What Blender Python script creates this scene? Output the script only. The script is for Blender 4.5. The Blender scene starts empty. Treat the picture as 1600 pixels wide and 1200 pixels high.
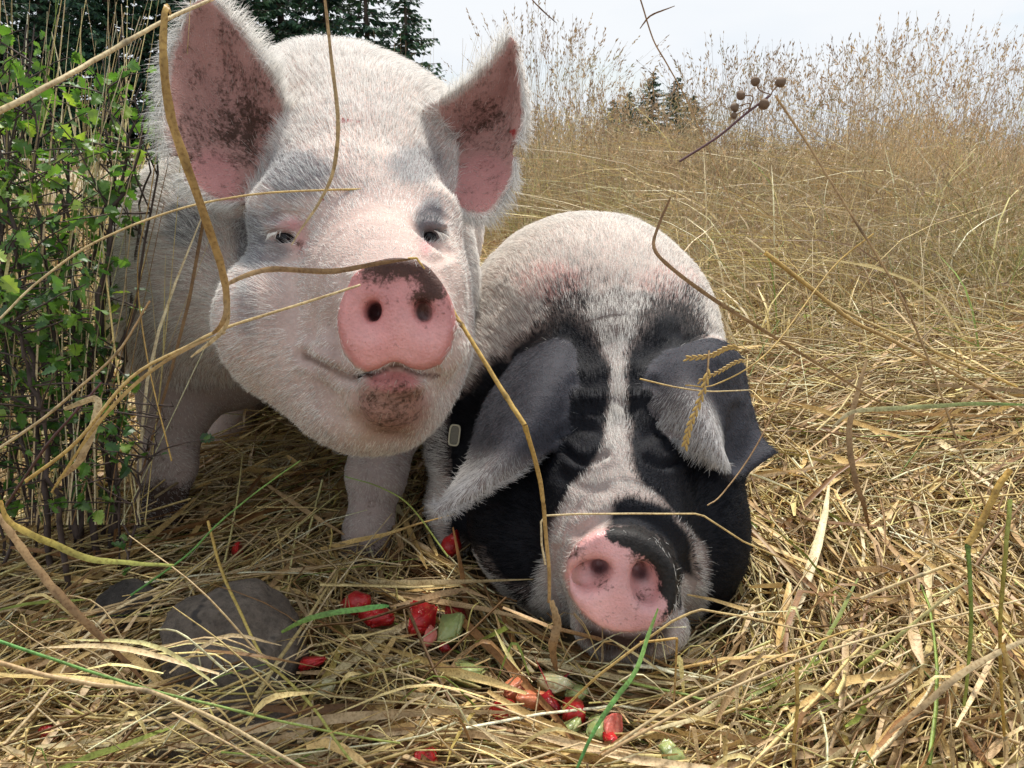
import bpy, math, random
import numpy as np
import bmesh
from mathutils import Vector, Matrix
R = np.random.default_rng(7)
random.seed(7)
SC = bpy.context.scene
COL = SC.collection

# ------------------------------------------------------------------ camera, sky, sun, exposure
H = 0.58                      # eye height of the phone
PITCH = math.radians(17.0)
F = 1202.0                    # focal length in pixels of the 1600 px wide photograph
cam = bpy.data.cameras.new('camera'); camo = bpy.data.objects.new('camera', cam); COL.objects.link(camo)
cam.sensor_width = 36.0; cam.lens = 36.0*F/1600; cam.clip_start = 0.02; cam.clip_end = 2000
camo.location = (0, 0, H); camo.rotation_euler = (math.pi/2-PITCH, 0, 0)
SC.camera = camo
CAM = np.array([0, 0, H]); RT = np.array([1., 0, 0])
FW = np.array([0, math.cos(PITCH), -math.sin(PITCH)]); UP = np.array([0, math.sin(PITCH), math.cos(PITCH)])
def P(px, py, d):
    """a point of the place: seen at (px,py) of the photograph, d metres along the optical axis"""
    px, py, d = np.asarray(px, float), np.asarray(py, float), np.asarray(d, float)
    return CAM + d[..., None]*(FW + ((px-800)/F)[..., None]*RT - ((py-600)/F)[..., None]*UP)
def proj(p):
    q = p-CAM; d = q@FW
    dd = np.where(np.abs(d) < 1e-6, 1e-6, d)
    return 800+F*(q@RT)/dd, 600-F*(q@UP)/dd, d
def ground_d(py, h=0.0):      # optical depth at which a row of the picture meets height h
    t = (600-py)/F
    return (h-H)/(-math.sin(PITCH)+math.cos(PITCH)*t)

SUN_EL, SUN_AZ = math.radians(60), math.radians(15)   # azimuth: direction the sun stands in, clockwise from +Y
world = bpy.data.worlds.new('World'); SC.world = world; world.use_nodes = True
nt = world.node_tree; nt.nodes.clear()
o = nt.nodes.new('ShaderNodeOutputWorld'); bg = nt.nodes.new('ShaderNodeBackground'); bg2 = nt.nodes.new('ShaderNodeBackground')
sky = nt.nodes.new('ShaderNodeTexSky'); sky.sky_type = 'NISHITA'; sky.sun_disc = False
sky.sun_elevation = SUN_EL; sky.sun_rotation = SUN_AZ; sky.air_density = 1.0; sky.dust_density = 1.5
bg.inputs['Strength'].default_value = 0.11
nt.links.new(sky.outputs[0], bg.inputs['Color'])
tc = nt.nodes.new('ShaderNodeTexCoord'); mp = nt.nodes.new('ShaderNodeMapping'); mp.inputs['Scale'].default_value = (1, 1, 3.2)
nz = nt.nodes.new('ShaderNodeTexNoise'); nz.inputs['Scale'].default_value = 2.3; nz.inputs['Detail'].default_value = 7
nz2 = nt.nodes.new('ShaderNodeTexNoise'); nz2.inputs['Scale'].default_value = 1.6; nz2.inputs['Detail'].default_value = 5
rp = nt.nodes.new('ShaderNodeValToRGB'); rp.color_ramp.elements[0].position = 0.30; rp.color_ramp.elements[1].position = 0.46
rp.color_ramp.elements[0].color = (0.15, 0.15, 0.15, 1)
rc = nt.nodes.new('ShaderNodeValToRGB'); rc.color_ramp.elements[0].position = 0.35; rc.color_ramp.elements[1].position = 0.62
rc.color_ramp.elements[0].color = (0.62, 0.69, 0.77, 1); rc.color_ramp.elements[1].color = (0.76, 0.785, 0.815, 1)
mx = nt.nodes.new('ShaderNodeMixShader')
nt.links.new(tc.outputs['Generated'], mp.inputs[0]); nt.links.new(mp.outputs[0], nz.inputs['Vector']); nt.links.new(mp.outputs[0], nz2.inputs['Vector'])
nt.links.new(nz.outputs[0], rp.inputs[0]); nt.links.new(nz2.outputs[0], rc.inputs[0]); nt.links.new(rc.outputs[0], bg2.inputs['Color'])
bg2.inputs['Strength'].default_value = 1.0
nt.links.new(rp.outputs[0], mx.inputs[0]); nt.links.new(bg.outputs[0], mx.inputs[1]); nt.links.new(bg2.outputs[0], mx.inputs[2])
nt.links.new(mx.outputs[0], o.inputs[0])

sun = bpy.data.lights.new('sun', 'SUN'); suno = bpy.data.objects.new('sun', sun); COL.objects.link(suno)
sun.energy = 4.3; sun.angle = math.radians(12); sun.color = (1, 0.95, 0.87)
sd = Vector((math.sin(SUN_AZ)*math.cos(SUN_EL), math.cos(SUN_AZ)*math.cos(SUN_EL), math.sin(SUN_EL)))
suno.rotation_euler = sd.to_track_quat('Z', 'Y').to_euler()
SC.view_settings.view_transform = 'Standard'; SC.view_settings.look = 'None'
SC.view_settings.exposure = 0.29; SC.view_settings.gamma = 1.0; SC.view_settings.use_curve_mapping = False
SC.cycles.max_bounces = 6; SC.cycles.diffuse_bounces = 4; SC.cycles.transparent_max_bounces = 8
SC.cycles.use_denoising = True
SC.cycles_curves.shape = 'RIBBONS'; SC.cycles_curves.subdivisions = 2

# ------------------------------------------------------------------ node helpers
def new_mat(name):
    m = bpy.data.materials.new(name); m.use_nodes = True
    b = m.node_tree.nodes['Principled BSDF']
    return m, m.node_tree, b
def N(t, kind, **kw):
    n = t.nodes.new(kind)
    for k, v in kw.items():
        if k in n.inputs.keys(): n.inputs[k].default_value = v
        else: setattr(n, k, v)
    return n
def ramp(t, src, stops):
    r = t.nodes.new('ShaderNodeValToRGB'); e = r.color_ramp.elements
    while len(e) > 1: e.remove(e[0])
    e[0].position = stops[0][0]; e[0].color = tuple(stops[0][1])+(1,) if hasattr(stops[0][1], '__len__') else (stops[0][1],)*3+(1,)
    for p_, c in stops[1:]:
        x = e.new(p_); x.color = tuple(c)+(1,) if hasattr(c, '__len__') else (c,)*3+(1,)
    t.links.new(src, r.inputs[0]); return r.outputs[0]
def mixc(t, fac, a, b, mode='MIX'):
    m = t.nodes.new('ShaderNodeMix'); m.data_type = 'RGBA'; m.blend_type = mode
    for s, v in ((0, fac), (6, a), (7, b)):
        if hasattr(v, 'links'): t.links.new(v, m.inputs[s])
        elif s == 0: m.inputs[0].default_value = v
        else: m.inputs[s].default_value = tuple(v)+(1,) if len(v) == 3 else v
    return m.outputs[2]
def bump(t, b, src, strength=0.3, dist=0.002):
    n = t.nodes.new('ShaderNodeBump'); n.inputs['Strength'].default_value = strength; n.inputs['Distance'].default_value = dist
    t.links.new(src, n.inputs['Height']); t.links.new(n.outputs[0], b.inputs['Normal']); return n
def attr(t, name):
    a = t.nodes.new('ShaderNodeAttribute'); a.attribute_name = name; return a

# ------------------------------------------------------------------ object helpers
def tag(o, label=None, cat=None, group=None, kind=None):
    if label: o['label'] = label
    if cat: o['category'] = cat
    if group: o['group'] = group
    if kind: o['kind'] = kind
    return o
def mesh_np(name, V, faces, mat=None, smooth=True):
    """faces: an (n,3) or (n,4) array, or a list of such arrays"""
    me = bpy.data.meshes.new(name)
    if not isinstance(faces, list): faces = [faces]
    faces = [f for f in faces if len(f)]
    V = np.ascontiguousarray(V, np.float32)
    me.vertices.add(len(V)); me.vertices.foreach_set('co', V.ravel())
    nl = sum(f.size for f in faces); nf = sum(len(f) for f in faces)
    me.loops.add(nl); me.polygons.add(nf)
    me.loops.foreach_set('vertex_index', np.concatenate([f.ravel() for f in faces]).astype(np.int32))
    tot = np.concatenate([np.full(len(f), f.shape[1]) for f in faces])
    me.polygons.foreach_set('loop_start', (np.cumsum(tot)-tot).astype(np.int32))
    me.update(calc_edges=True); me.validate()
    me.polygons.foreach_set('use_smooth', np.full(len(me.polygons), smooth))
    if mat: me.materials.append(mat)
    return me
def link(name, me, parent=None):
    ob = bpy.data.objects.new(name, me); COL.objects.link(ob)
    if parent is not None:
        ob.parent = parent
    return ob
def set_col(me, name, c):
    a = me.color_attributes.new(name, 'FLOAT_COLOR', 'POINT')
    c = np.asarray(c, np.float32)
    if c.shape[1] == 3: c = np.concatenate([c, np.ones((len(c), 1), np.float32)], 1)
    a.data.foreach_set('color', np.ascontiguousarray(c).ravel())
def set_f(me, name, v):
    a = me.attributes.new(name, 'FLOAT', 'POINT'); a.data.foreach_set('value', np.asarray(v, np.float32))

# cheap value noise, vectorised
_T = np.random.default_rng(3).random((32, 32, 32)).astype(np.float32)
def vnoise(p, s):
    q = p*s; i = np.floor(q).astype(int); f = q-i; f = f*f*(3-2*f)
    def g(a, b, c): return _T[(i[..., 0]+a) & 31, (i[..., 1]+b) & 31, (i[..., 2]+c) & 31]
    x, y, z = f[..., 0], f[..., 1], f[..., 2]
    def l(a, b, t): return a+(b-a)*t
    return l(l(l(g(0,0,0), g(1,0,0), x), l(g(0,1,0), g(1,1,0), x), y), l(l(g(0,0,1), g(1,0,1), x), l(g(0,1,1), g(1,1,1), x), y), z)
def fbm(p, s, n=3):
    r = 0; a = .5
    for k in range(n): r = r+a*(vnoise(p+17.3*k, s*2**k)-.5); a *= .5
    return r          # about -0.5 .. 0.5
def sstep(a, b, x):
    t = np.clip((x-a)/(b-a), 0, 1); return t*t*(3-2*t)
def catmull(pts, n):
    pts = np.asarray(pts, float); m = len(pts)
    if m == 2:
        t = np.linspace(0, 1, n)[:, None]; return pts[0]*(1-t)+pts[1]*t
    ext = np.concatenate([[2*pts[0]-pts[1]], pts, [2*pts[-1]-pts[-2]]])
    t = np.linspace(0, m-1-1e-9, n); i = t.astype(int); f = t-i
    sh = (n,)+(1,)*(pts.ndim-1); f = f.reshape(sh)
    a, b, c, d = ext[i], ext[i+1], ext[i+2], ext[i+3]
    return 0.5*((2*b)+(-a+c)*f+(2*a-5*b+4*c-d)*f**2+(-a+3*b-3*c+d)*f**3)

# ------------------------------------------------------------------ implicit surface -> one continuous mesh
class Field:
    def __init__(s, xs, ys, zs):
        s.ax = [np.asarray(a, np.float32) for a in (xs, ys, zs)]
        s.f = np.ones([len(a) for a in s.ax], np.float32)
    def block(s, c, r):
        sl = []
        for a, ci, ri in zip(s.ax, c, r):
            i0 = max(0, np.searchsorted(a, ci-ri)); i1 = min(len(a), np.searchsorted(a, ci+ri)+1); sl.append(slice(i0, i1))
        if any(q.stop <= q.start for q in sl): return None
        g = np.meshgrid(*[a[q] for a, q in zip(s.ax, sl)], indexing='ij', sparse=True)
        return tuple(sl), g
    def join(s, sl, d, k):
        a = s.f[sl]
        if k > 0:
            h = np.clip(.5+.5*(a-d)/k, 0, 1); s.f[sl] = a*(1-h)+d*h-k*h*(1-h)
        else: s.f[sl] = np.minimum(a, d)
    def cut(s, sl, d, k):
        a = s.f[sl]; d = -d
        h = np.clip(.5-.5*(a-d)/k, 0, 1); s.f[sl] = a*(1-h)+d*h+k*h*(1-h)
    def ell(s, c, r, k=.03, rot=None, op='join'):
        """ellipsoid: centre, radii along camera right / up / forward, optional roll rot=(axis matrix)"""
        c = np.asarray(c); M = np.stack([RT, UP, FW], 1)
        if rot is not None: M = M@np.array(Matrix.Rotation(math.radians(rot[1]), 3, rot[0]))
        r = np.asarray(r, float); m = float(r.max())+k+.02
        b = s.block(c, (m, m, m))
        if b is None: return
        sl, (X, Y, Z) = b; q = [(X-c[0])*M[0, j]+(Y-c[1])*M[1, j]+(Z-c[2])*M[2, j] for j in range(3)]
        k0 = np.sqrt(sum((q[j]/r[j])**2 for j in range(3))); k1 = np.sqrt(sum((q[j]/r[j]**2)**2 for j in range(3)))+1e-6
        d = k0*(k0-1)/k1
        (s.join if op == 'join' else s.cut)(sl, d.astype(np.float32), k)
    def cone(s, a, b, ra, rb, k=.03, op='join'):
        a, b = np.asarray(a), np.asarray(b); ctr = (a+b)/2; m = np.abs(a-b)/2+max(ra, rb)+k+.02
        bl = s.block(ctr, m)
        if bl is None: return
        sl, (X, Y, Z) = bl; ab = b-a
        t = np.clip(((X-a[0])*ab[0]+(Y-a[1])*ab[1]+(Z-a[2])*ab[2])/(ab@ab+1e-9), 0, 1)
        d = np.sqrt((X-a[0]-t*ab[0])**2+(Y-a[1]-t*ab[1])**2+(Z-a[2]-t*ab[2])**2)-(ra+(rb-ra)*t)
        (s.join if op == 'join' else s.cut)(sl, d.astype(np.float32), k)
    def slab(s, c, outline, thick, k=.01, tilt=(0, 0), rnd=.006, dome=0.0, op='join'):
        """flat plate: centre c=(px,py,d), outline in photograph pixels, facing the lens and tilted (x,y) degrees"""
        C0 = P(*c); sc = c[2]/F; M = np.stack([RT, UP, FW], 1)
        M = M@np.array(Matrix.Rotation(math.radians(tilt[0]), 3, 'X'))@np.array(Matrix.Rotation(math.radians(tilt[1]), 3, 'Y'))
        ol = np.asarray(outline, float); ol = catmull(np.concatenate([ol, ol[:1]]), len(ol)*4)[:-1]
        o2 = np.stack([(ol[:, 0]-c[0])*sc, -(ol[:, 1]-c[1])*sc], 1); m = float(np.abs(o2).max())*1.2+k+.02
        b = s.block(C0, (m, m, m)); sl, (X, Y, Z) = b
        X, Y, Z = np.broadcast_arrays(X, Y, Z)
        q = [(X-C0[0])*M[0, j]+(Y-C0[1])*M[1, j]+(Z-C0[2])*M[2, j] for j in range(3)]
        near = np.abs(q[2]) < thick+k+.02
        d = np.full(X.shape, .2, np.float32)
        d2 = poly_sd(q[0][near], q[1][near], o2)+rnd
        mm = float(np.abs(o2).max())
        dz = np.abs(q[2][near]+dome*(1-(q[0][near]**2+q[1][near]**2)/mm**2))-thick+rnd
        d[near] = np.minimum(np.maximum(d2, dz), 0)+np.hypot(np.maximum(d2, 0), np.maximum(dz, 0))-rnd
        (s.join if op == 'join' else s.cut)(sl, d, k)
    def sheet(s, pts, rad, k=.012):
        g = Field(*s.ax)
        lo = pts.min(0)-.05; hi = pts.max(0)+.05; sl, _ = s.block((lo+hi)/2, (hi-lo)/2)
        g.f[:] = 1
        for p, r in zip(pts, rad):
            b = g.block(p, (r+.014,)*3)
            q, (X, Y, Z) = b
            d = np.sqrt((X-p[0])**2+(Y-p[1])**2+(Z-p[2])**2)-r
            g.f[q] = np.minimum(g.f[q], d)
        d = g.f[sl]; d = np.where(d > .5, .5, d)
        s.join(sl, d, k)
    def sample(s, p):
        idx = []; 
        for a, v in zip(s.ax, p.T): idx.append(np.clip(np.searchsorted(a, v), 0, len(a)-1))
        out = s.f[tuple(idx)]
        ins = np.all([(v > a[0]) & (v < a[-1]) for a, v in zip(s.ax, p.T)], 0)
        return np.where(ins, out, 1.0)
    def mesh(s):
        f = s.f; S = f < 0
        mixed = np.zeros([n-1 for n in f.shape], bool); cnt = np.zeros(mixed.shape, np.int8)
        n0, n1, n2 = mixed.shape
        for i in (0, 1):
            for j in (0, 1):
                for k in (0, 1): cnt += S[i:n0+i, j:n1+j, k:n2+k]
        mixed = (cnt > 0) & (cnt < 8)
        cells = np.argwhere(mixed); ids = -np.ones(mixed.shape, np.int32); ids[mixed] = np.arange(len(cells))
        acc = np.zeros((len(cells), 3)); num = np.zeros(len(cells))
        cx = [s.ax[0], s.ax[1], s.ax[2]]
        corners = [(i, j, k) for i in (0, 1) for j in (0, 1) for k in (0, 1)]
        for a in corners:
            for ax in range(3):
                if a[ax]: continue
                b = list(a); b[ax] = 1
                ia = cells+a; ib = cells+b
                fa = f[ia[:, 0], ia[:, 1], ia[:, 2]]; fb = f[ib[:, 0], ib[:, 1], ib[:, 2]]
                m = (fa < 0) != (fb < 0); t = np.where(m, fa/np.where(m, fa-fb, 1), 0)
                pa = np.stack([cx[q][ia[:, q]] for q in range(3)], 1); pb = np.stack([cx[q][ib[:, q]] for q in range(3)], 1)
                acc += np.where(m[:, None], pa+(pb-pa)*t[:, None], 0); num += m
        V = acc/num[:, None]
        quads = []
        for ax in range(3):
            u, v = (ax+1) % 3, (ax+2) % 3
            A = [slice(None)]*3; B = [slice(None)]*3; A[ax] = slice(0, -1); B[ax] = slice(1, None)
            ch = S[tuple(A)] != S[tuple(B)]
            e = np.argwhere(ch); e = e[(e[:, u] > 0) & (e[:, v] > 0) & (e[:, u] < f.shape[u]-1) & (e[:, v] < f.shape[v]-1)]
            if not len(e): continue
            ins = S[e[:, 0], e[:, 1], e[:, 2]]
            def cid(du, dv):
                q = e.copy(); q[:, u] -= du; q[:, v] -= dv; return ids[q[:, 0], q[:, 1], q[:, 2]]
            qd = np.stack([cid(0, 0), cid(1, 0), cid(1, 1), cid(0, 1)], 1)
            qd[~ins] = qd[~ins][:, ::-1]
            quads.append(qd)
        return V, np.concatenate(quads)
def vnormals(V, Q):
    a, b, c, d = (V[Q[:, i]] for i in range(4)); n = np.cross(c-a, d-b); out = np.zeros_like(V)
    for i in range(4): np.add.at(out, Q[:, i], n)
    return out/(np.linalg.norm(out, axis=1)[:, None]+1e-12)
def laplace(V, Q, it=2, lam=.5):
    E = np.concatenate([Q[:, [0, 1]], Q[:, [1, 2]], Q[:, [2, 3]], Q[:, [3, 0]]]); E = np.concatenate([E, E[:, ::-1]])
    n = np.bincount(E[:, 0], minlength=len(V)).astype(float)
    for _ in range(it):
        for l in (lam, -lam*1.04):
            s = np.stack([np.bincount(E[:, 0], V[E[:, 1], k], minlength=len(V)) for k in range(3)], 1)
            V = V+l*(s/n[:, None]-V)
    return V
def biggest(V, Q):
    lab = np.arange(len(V))
    while True:
        m = lab[Q].min(1); new = lab.copy()
        for i in range(4): np.minimum.at(new, Q[:, i], m)
        new = new[new]
        if (new == lab).all(): break
        lab = new
    u, c = np.unique(lab, return_counts=True); keep = lab == u[c.argmax()]
    rem = np.cumsum(keep)-1
    return V[keep], rem[Q[keep[Q].all(1)]]
def poly_sd(px, py, poly):
    """signed distance in photograph pixels to a polygon, negative inside"""
    poly = np.asarray(poly, float); ins = np.zeros(px.shape, bool); dm = np.full(px.shape, 1e9)
    for (x0, y0), (x1, y1) in zip(poly, np.roll(poly, -1, 0)):
        c = ((y0 > py) != (y1 > py)) & (px < (x1-x0)*(py-y0)/(y1-y0+1e-12)+x0); ins ^= c
        ex, ey = x1-x0, y1-y0; t = np.clip(((px-x0)*ex+(py-y0)*ey)/(ex*ex+ey*ey+1e-9), 0, 1)
        dm = np.minimum(dm, np.hypot(px-x0-t*ex, py-y0-t*ey))
    return np.where(ins, -dm, dm)
def line_d(px, py, pts):
    pts = catmull(pts, len(pts)*4) if len(pts) > 2 else np.asarray(pts, float)
    dm = np.full(px.shape, 1e9)
    for (x0, y0), (x1, y1) in zip(pts[:-1], pts[1:]):
        ex, ey = x1-x0, y1-y0; t = np.clip(((px-x0)*ex+(py-y0)*ey)/(ex*ex+ey*ey+1e-9), 0, 1)
        dm = np.minimum(dm, np.hypot(px-x0-t*ex, py-y0-t*ey))
    return dm
def blob(px, py, cx, cy, rx, ry=None):
    ry = ry or rx; return np.exp(-(((px-cx)/rx)**2+((py-cy)/ry)**2))
def axis(lo, a, b, hi, fine, coarse):
    """grid coordinates: fine between a and b, coarser outside"""
    return np.concatenate([np.arange(lo, a, coarse), np.arange(a, b, fine), np.arange(b, hi, coarse)])
# ------------------------------------------------------------------ pig 1: white, standing, snout lifted to the lens
def ear_pts(rows, nu, nv, r0, r1):
    G = np.array([[P(*q) for q in row] for row in rows])
    G = catmull(G, nu); G = catmull(G.transpose(1, 0, 2), nv).transpose(1, 0, 2)
    u = np.linspace(0, 1, nu)[:, None]; v = np.abs(np.linspace(-1, 1, nv))[None, :]
    rad = np.maximum((r0+(r1-r0)*u)*(1-.3*v**2), .0036)
    return G.reshape(-1, 3), rad.ravel(), G
def EL(Fd, px, py, d, rx, ry, rd, k=.03, rot=None, op='join'):
    Fd.ell(P(px, py, d), (rx*d/F, ry*d/F, rd), k, rot, op)
def CN(Fd, pts, k=.03, op='join'):
    for a, b in zip(pts[:-1], pts[1:]):
        Fd.cone(P(*a[:3]), P(*b[:3]), a[3]*a[2]/F, b[3]*b[2]/F, k, op)

F1 = Field(axis(-.66, -.47, .03, .12, .0038, .010), axis(.60, .61, 1.15, 2.15, .0038, .014), axis(-.04, .22, .90, .96, .0038, .010))
f = F1
# trunk
EL(f, 560, 330, 1.55, 195, 215, .46, 0)
EL(f, 575, 250, 1.26, 175, 125, .22, .08)
EL(f, 575, 330, 1.80, 165, 190, .26, .08)
EL(f, 345, 440, 1.28, 150, 205, .20, .07)          # left shoulder
EL(f, 600, 430, 1.18, 148, 190, .16, .06)          # right shoulder and neck
EL(f, 450, 505, 1.18, 150, 96, .15, .06)          # brisket
# fore legs
CN(f, [(290, 540, 1.24, 88), (276, 640, 1.22, 48), (266, 720, 1.20, 29), (256, 790, 1.18, 29)], .035)
EL(f, 262, 728, 1.185, 36, 34, .035, .03)
CN(f, [(256, 790, 1.18, 29), (240, 852, 1.15, 40)], .02)
CN(f, [(628, 560, 1.17, 95), (609, 650, 1.17, 55), (590, 735, 1.15, 36), (577, 830, 1.13, 33), (571, 885, 1.11, 41)], .035)
EL(f, 588, 745, 1.135, 41, 34, .035, .03)
# hind legs
CN(f, [(440, 500, 1.72, 85), (392, 580, 1.62, 46), (362, 640, 1.56, 31), (348, 700, 1.50, 27), (342, 745, 1.47, 27)], .05)
CN(f, [(680, 500, 1.72, 85), (690, 590, 1.70, 44), (700, 640, 1.72, 28), (700, 668, 1.66, 28)], .05)
# head
EL(f, 560, 262, 1.05, 118, 96, .13, .11)
EL(f, 552, 350, .955, 150, 120, .118, .05)
EL(f, 437, 505, .93, 88, 110, .115, .05)
EL(f, 655, 490, .91, 80, 130, .12, .05)
EL(f, 568, 572, .92, 142, 124, .12, .05)
EL(f, 590, 640, .86, 82, 62, .08, .05)
CN(f, [(572, 345, .995, 122), (590, 405, .905, 100), (605, 455, .81, 92), (618, 491, .728, 83)], .05)
EL(f, 612, 615, .775, 66, 58, .065, .035)          # chin
EL(f, 545, 560, .80, 45, 35, .06, .03)             # lip corners
EL(f, 690, 545, .80, 34, 40, .06, .03)
# snout disc
D1 = [(634,404),(662,414),(686,436),(702,466),(709,502),(703,538),(688,564),(664,577),(640,574),(622,566),(604,570),(578,578),(556,566),(538,540),(529,505),(534,468),(551,436),(580,413),(607,405)]
f.slab((619, 493, .676), D1, .010, .010, (-6, 0), .006, .004)
EL(f, 575, 510, .674, 34, 42, .010, .02)
EL(f, 664, 510, .674, 32, 42, .010, .02)
EL(f, 619, 602, .722, 48, 18, .022, .012)          # lower lip
CN(f, [(556, 588, .75, 5), (590, 583, .705, 5), (618, 572, .682, 5), (650, 583, .70, 5), (684, 585, .745, 5)], .010, 'cut')   # mouth line
for sx, x in ((-1, 583), (1, 661)):
    EL(f, x+sx*6, 500, .653, 22, 27, .010, .012, None, 'cut')
    f.ell(P(x, 486, .668), (13.5*.668/F, 17*.668/F, .028), .007, ('Z', sx*14), 'cut')
# brows and eye hollows
EL(f, 446, 330, .905, 40, 18, .026, .04)
EL(f, 668, 330, .905, 34, 18, .026, .04)
def raydepth(Fd, px, py, lo=.5, hi=1.4):
    dd = np.arange(lo, hi, .0012); v = Fd.sample(P(np.full(len(dd), px), np.full(len(dd), py), dd)); k = np.argmax(v < 0); return float(dd[k])
EL(f, 440, 368, raydepth(F1, 440, 368)-.012, 34, 22, .020, .03, None, 'cut')
EL(f, 682, 366, raydepth(F1, 682, 366)-.012, 26, 26, .020, .03, None, 'cut')
e1, e2 = raydepth(F1, 442, 372), raydepth(F1, 673, 369)
EL(f, 438, 356, e1+.004, 27, 8, .013, .008)           # upper lids
EL(f, 444, 384, e1+.006, 24, 6, .011, .008)
EL(f, 460, 350, e1+.001, 16, 11, .014, .007, ('Z', -20))          # warty folds at the inner corner
EL(f, 473, 377, e1+.004, 10, 16, .010, .008)
EL(f, 678, 353, e2+.004, 20, 8, .013, .008)
EL(f, 684, 386, e2+.006, 16, 6, .010, .008)
EL(f, 660, 378, e2+.004, 8, 12, .010, .008)
e1, e2 = raydepth(F1, 447, 372), raydepth(F1, 672, 370)
EL(f, 446, 371.5, e1, 18, 9, .014, .004, None, 'cut')
EL(f, 671, 370, e2, 11, 10, .014, .004, None, 'cut')
earL = [[(398,312,.985),(430,270,1.03),(462,215,1.0)],[(352,320,.945),(395,235,1.025),(450,175,.985)],[(298,292,.93),(365,195,1.02),(438,145,.975)],
        [(262,222,.93),(348,150,1.02),(425,115,.97)],[(258,160,.94),(336,108,1.015),(402,84,.975)],[(265,100,.955),(326,68,1.005),(378,50,.98)],
        [(284,48,.97),(318,32,.995),(350,20,.985)],[(300,12,.98),(316,4,.985),(330,0,.985)]]
earR = [[(668,170,1.02),(690,245,1.04),(700,310,.985)],[(702,155,1.0),(738,235,1.045),(722,334,.955)],[(732,132,.985),(768,215,1.04),(762,338,.94)],
        [(757,108,.98),(788,190,1.03),(800,285,.945)],[(774,90,.98),(801,160,1.02),(806,232,.955)],[(785,78,.98),(806,125,1.005),(819,190,.96)],
        [(792,67,.98),(804,95,.995),(816,135,.97)],[(796,60,.98),(800,64,.982),(805,70,.98)]]
E1L, r1l, G1L = ear_pts(earL, 88, 66, .0062, .0036); E1R, r1r, G1R = ear_pts(earR, 88, 66, .0062, .0036)
# torn notches in the rims
def notch(E, r, spots):
    x, y, _ = proj(E); k = np.ones(len(E), bool)
    for cx, cy, rr in spots: k &= np.hypot(x-cx, y-cy) > rr
    return E[k], r[k]
E1L, r1l = notch(E1L, r1l, [(283, 258, 17), (268, 262, 14), (326, 322, 12)])
E1R, r1r = notch(E1R, r1r, [(812, 236, 14), (822, 226, 14)])
f.sheet(E1L, r1l, .014); f.sheet(E1R, r1r, .014)
V1, Q1 = F1.mesh(); V1, Q1 = biggest(V1, Q1); V1 = laplace(V1, Q1, 3)

# ------------------------------------------------------------------ pig 2: saddle-marked, lying, chin on the straw
F2 = Field(axis(-.22, -.12, .40, .48, .0038, .010), axis(.61, .62, 1.12, 2.1, .0038, .014), axis(-.10, .0, .45, .52, .0038, .010))
f = F2
EL(f, 905, 560, 1.52, 192, 215, .44, 0)
EL(f, 920, 530, 1.30, 172, 155, .22, .08)
EL(f, 905, 600, 1.85, 145, 190, .24, .08)
EL(f, 800, 640, 1.28, 120, 140, .18, .06)          # left shoulder
EL(f, 1022, 625, 1.28, 88, 135, .18, .06)
CN(f, [(745, 600, 1.22, 70), (708, 700, 1.18, 34), (704, 790, 1.17, 28), (712, 840, 1.15, 30)], .04)     # fore leg
EL(f, 960, 560, 1.12, 118, 90, .12, .05)           # skull
EL(f, 960, 660, 1.04, 130, 100, .10, .05)
EL(f, 838, 790, 1.06, 110, 140, .13, .05)          # jowls
EL(f, 1072, 800, 1.05, 88, 150, .12, .05)
EL(f, 960, 860, 1.02, 170, 120, .12, .06)
CN(f, [(960, 680, 1.03, 100), (962, 790, .93, 98), (968, 880, .865, 92)], .05)
EL(f, 985, 975, .885, 88, 60, .058, .03)
D2 = [(958,829),(990,832),(1020,846),(1043,872),(1055,905),(1054,938),(1040,966),(1015,981),(985,985),(962,984),(940,978),(915,960),(895,932),(885,900),(890,870),(908,846),(932,832)]
f.slab((970, 908, .808), D2, .011, .010, (4, 0), .007, .005)
CN(f, [(902, 968, .862, 5), (940, 990, .835, 5), (975, 994, .826, 5), (1015, 988, .835, 5), (1060, 950, .87, 5)], .012, 'cut')
for x, y, rx, ry, rz in ((921, 900, 34, 23, 20), (1010, 912, 23, 34, 14)):
    f.ell(P(x, y, .797), (rx*.8/F, ry*.8/F, .021), .012, ('Z', rz), 'cut')
f.ell(P(938, 888, .808), (15*.8/F, 12*.8/F, .028), .006, None, 'cut'); f.ell(P(1001, 895, .808), (12*.8/F, 16*.8/F, .028), .006, None, 'cut')
EL(f, 898, 650, .975, 38, 22, .03, .03)            # brows
EL(f, 1030, 655, .975, 36, 22, .03, .03)
EL(f, 903, 692, .965, 30, 20, .022, .02)
EL(f, 1036, 702, .965, 30, 20, .022, .02)
e2L = [[(858,520,1.12),(895,525,1.06),(930,575,1.05)],[(805,572,1.09),(862,572,.985),(917,600,.99)],[(768,622,1.06),(835,625,.93),(895,645,.95)],
       [(745,675,1.02),(805,680,.90),(868,690,.925)],[(732,722,.98),(775,722,.885),(828,722,.90)],[(712,760,.945),(742,755,.88),(775,752,.885)],
       [(695,783,.915),(710,780,.88),(728,780,.88)],[(681,792,.89),(684,797,.885),(690,802,.88)]]
e2R = [[(1000,578,1.06),(1045,550,1.03),(1095,530,1.04),(1120,530,1.09)],[(998,592,.985),(1055,572,.955),(1120,552,.985),(1158,562,1.07)],[(1018,632,.94),(1075,610,.915),(1130,610,.975),(1168,612,1.05)],
       [(1050,672,.92),(1100,650,.895),(1135,665,.975),(1180,660,1.04)],[(1085,702,.905),(1117,690,.89),(1135,718,.975),(1192,690,1.02)],[(1120,722,.90),(1130,716,.895),(1145,745,.97),(1210,706,1.0)]]
E2L, r2l, G2L = ear_pts(e2L, 80, 60, .0070, .0040); E2R, r2r, G2R = ear_pts(e2R, 80, 80, .0070, .0045)
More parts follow.
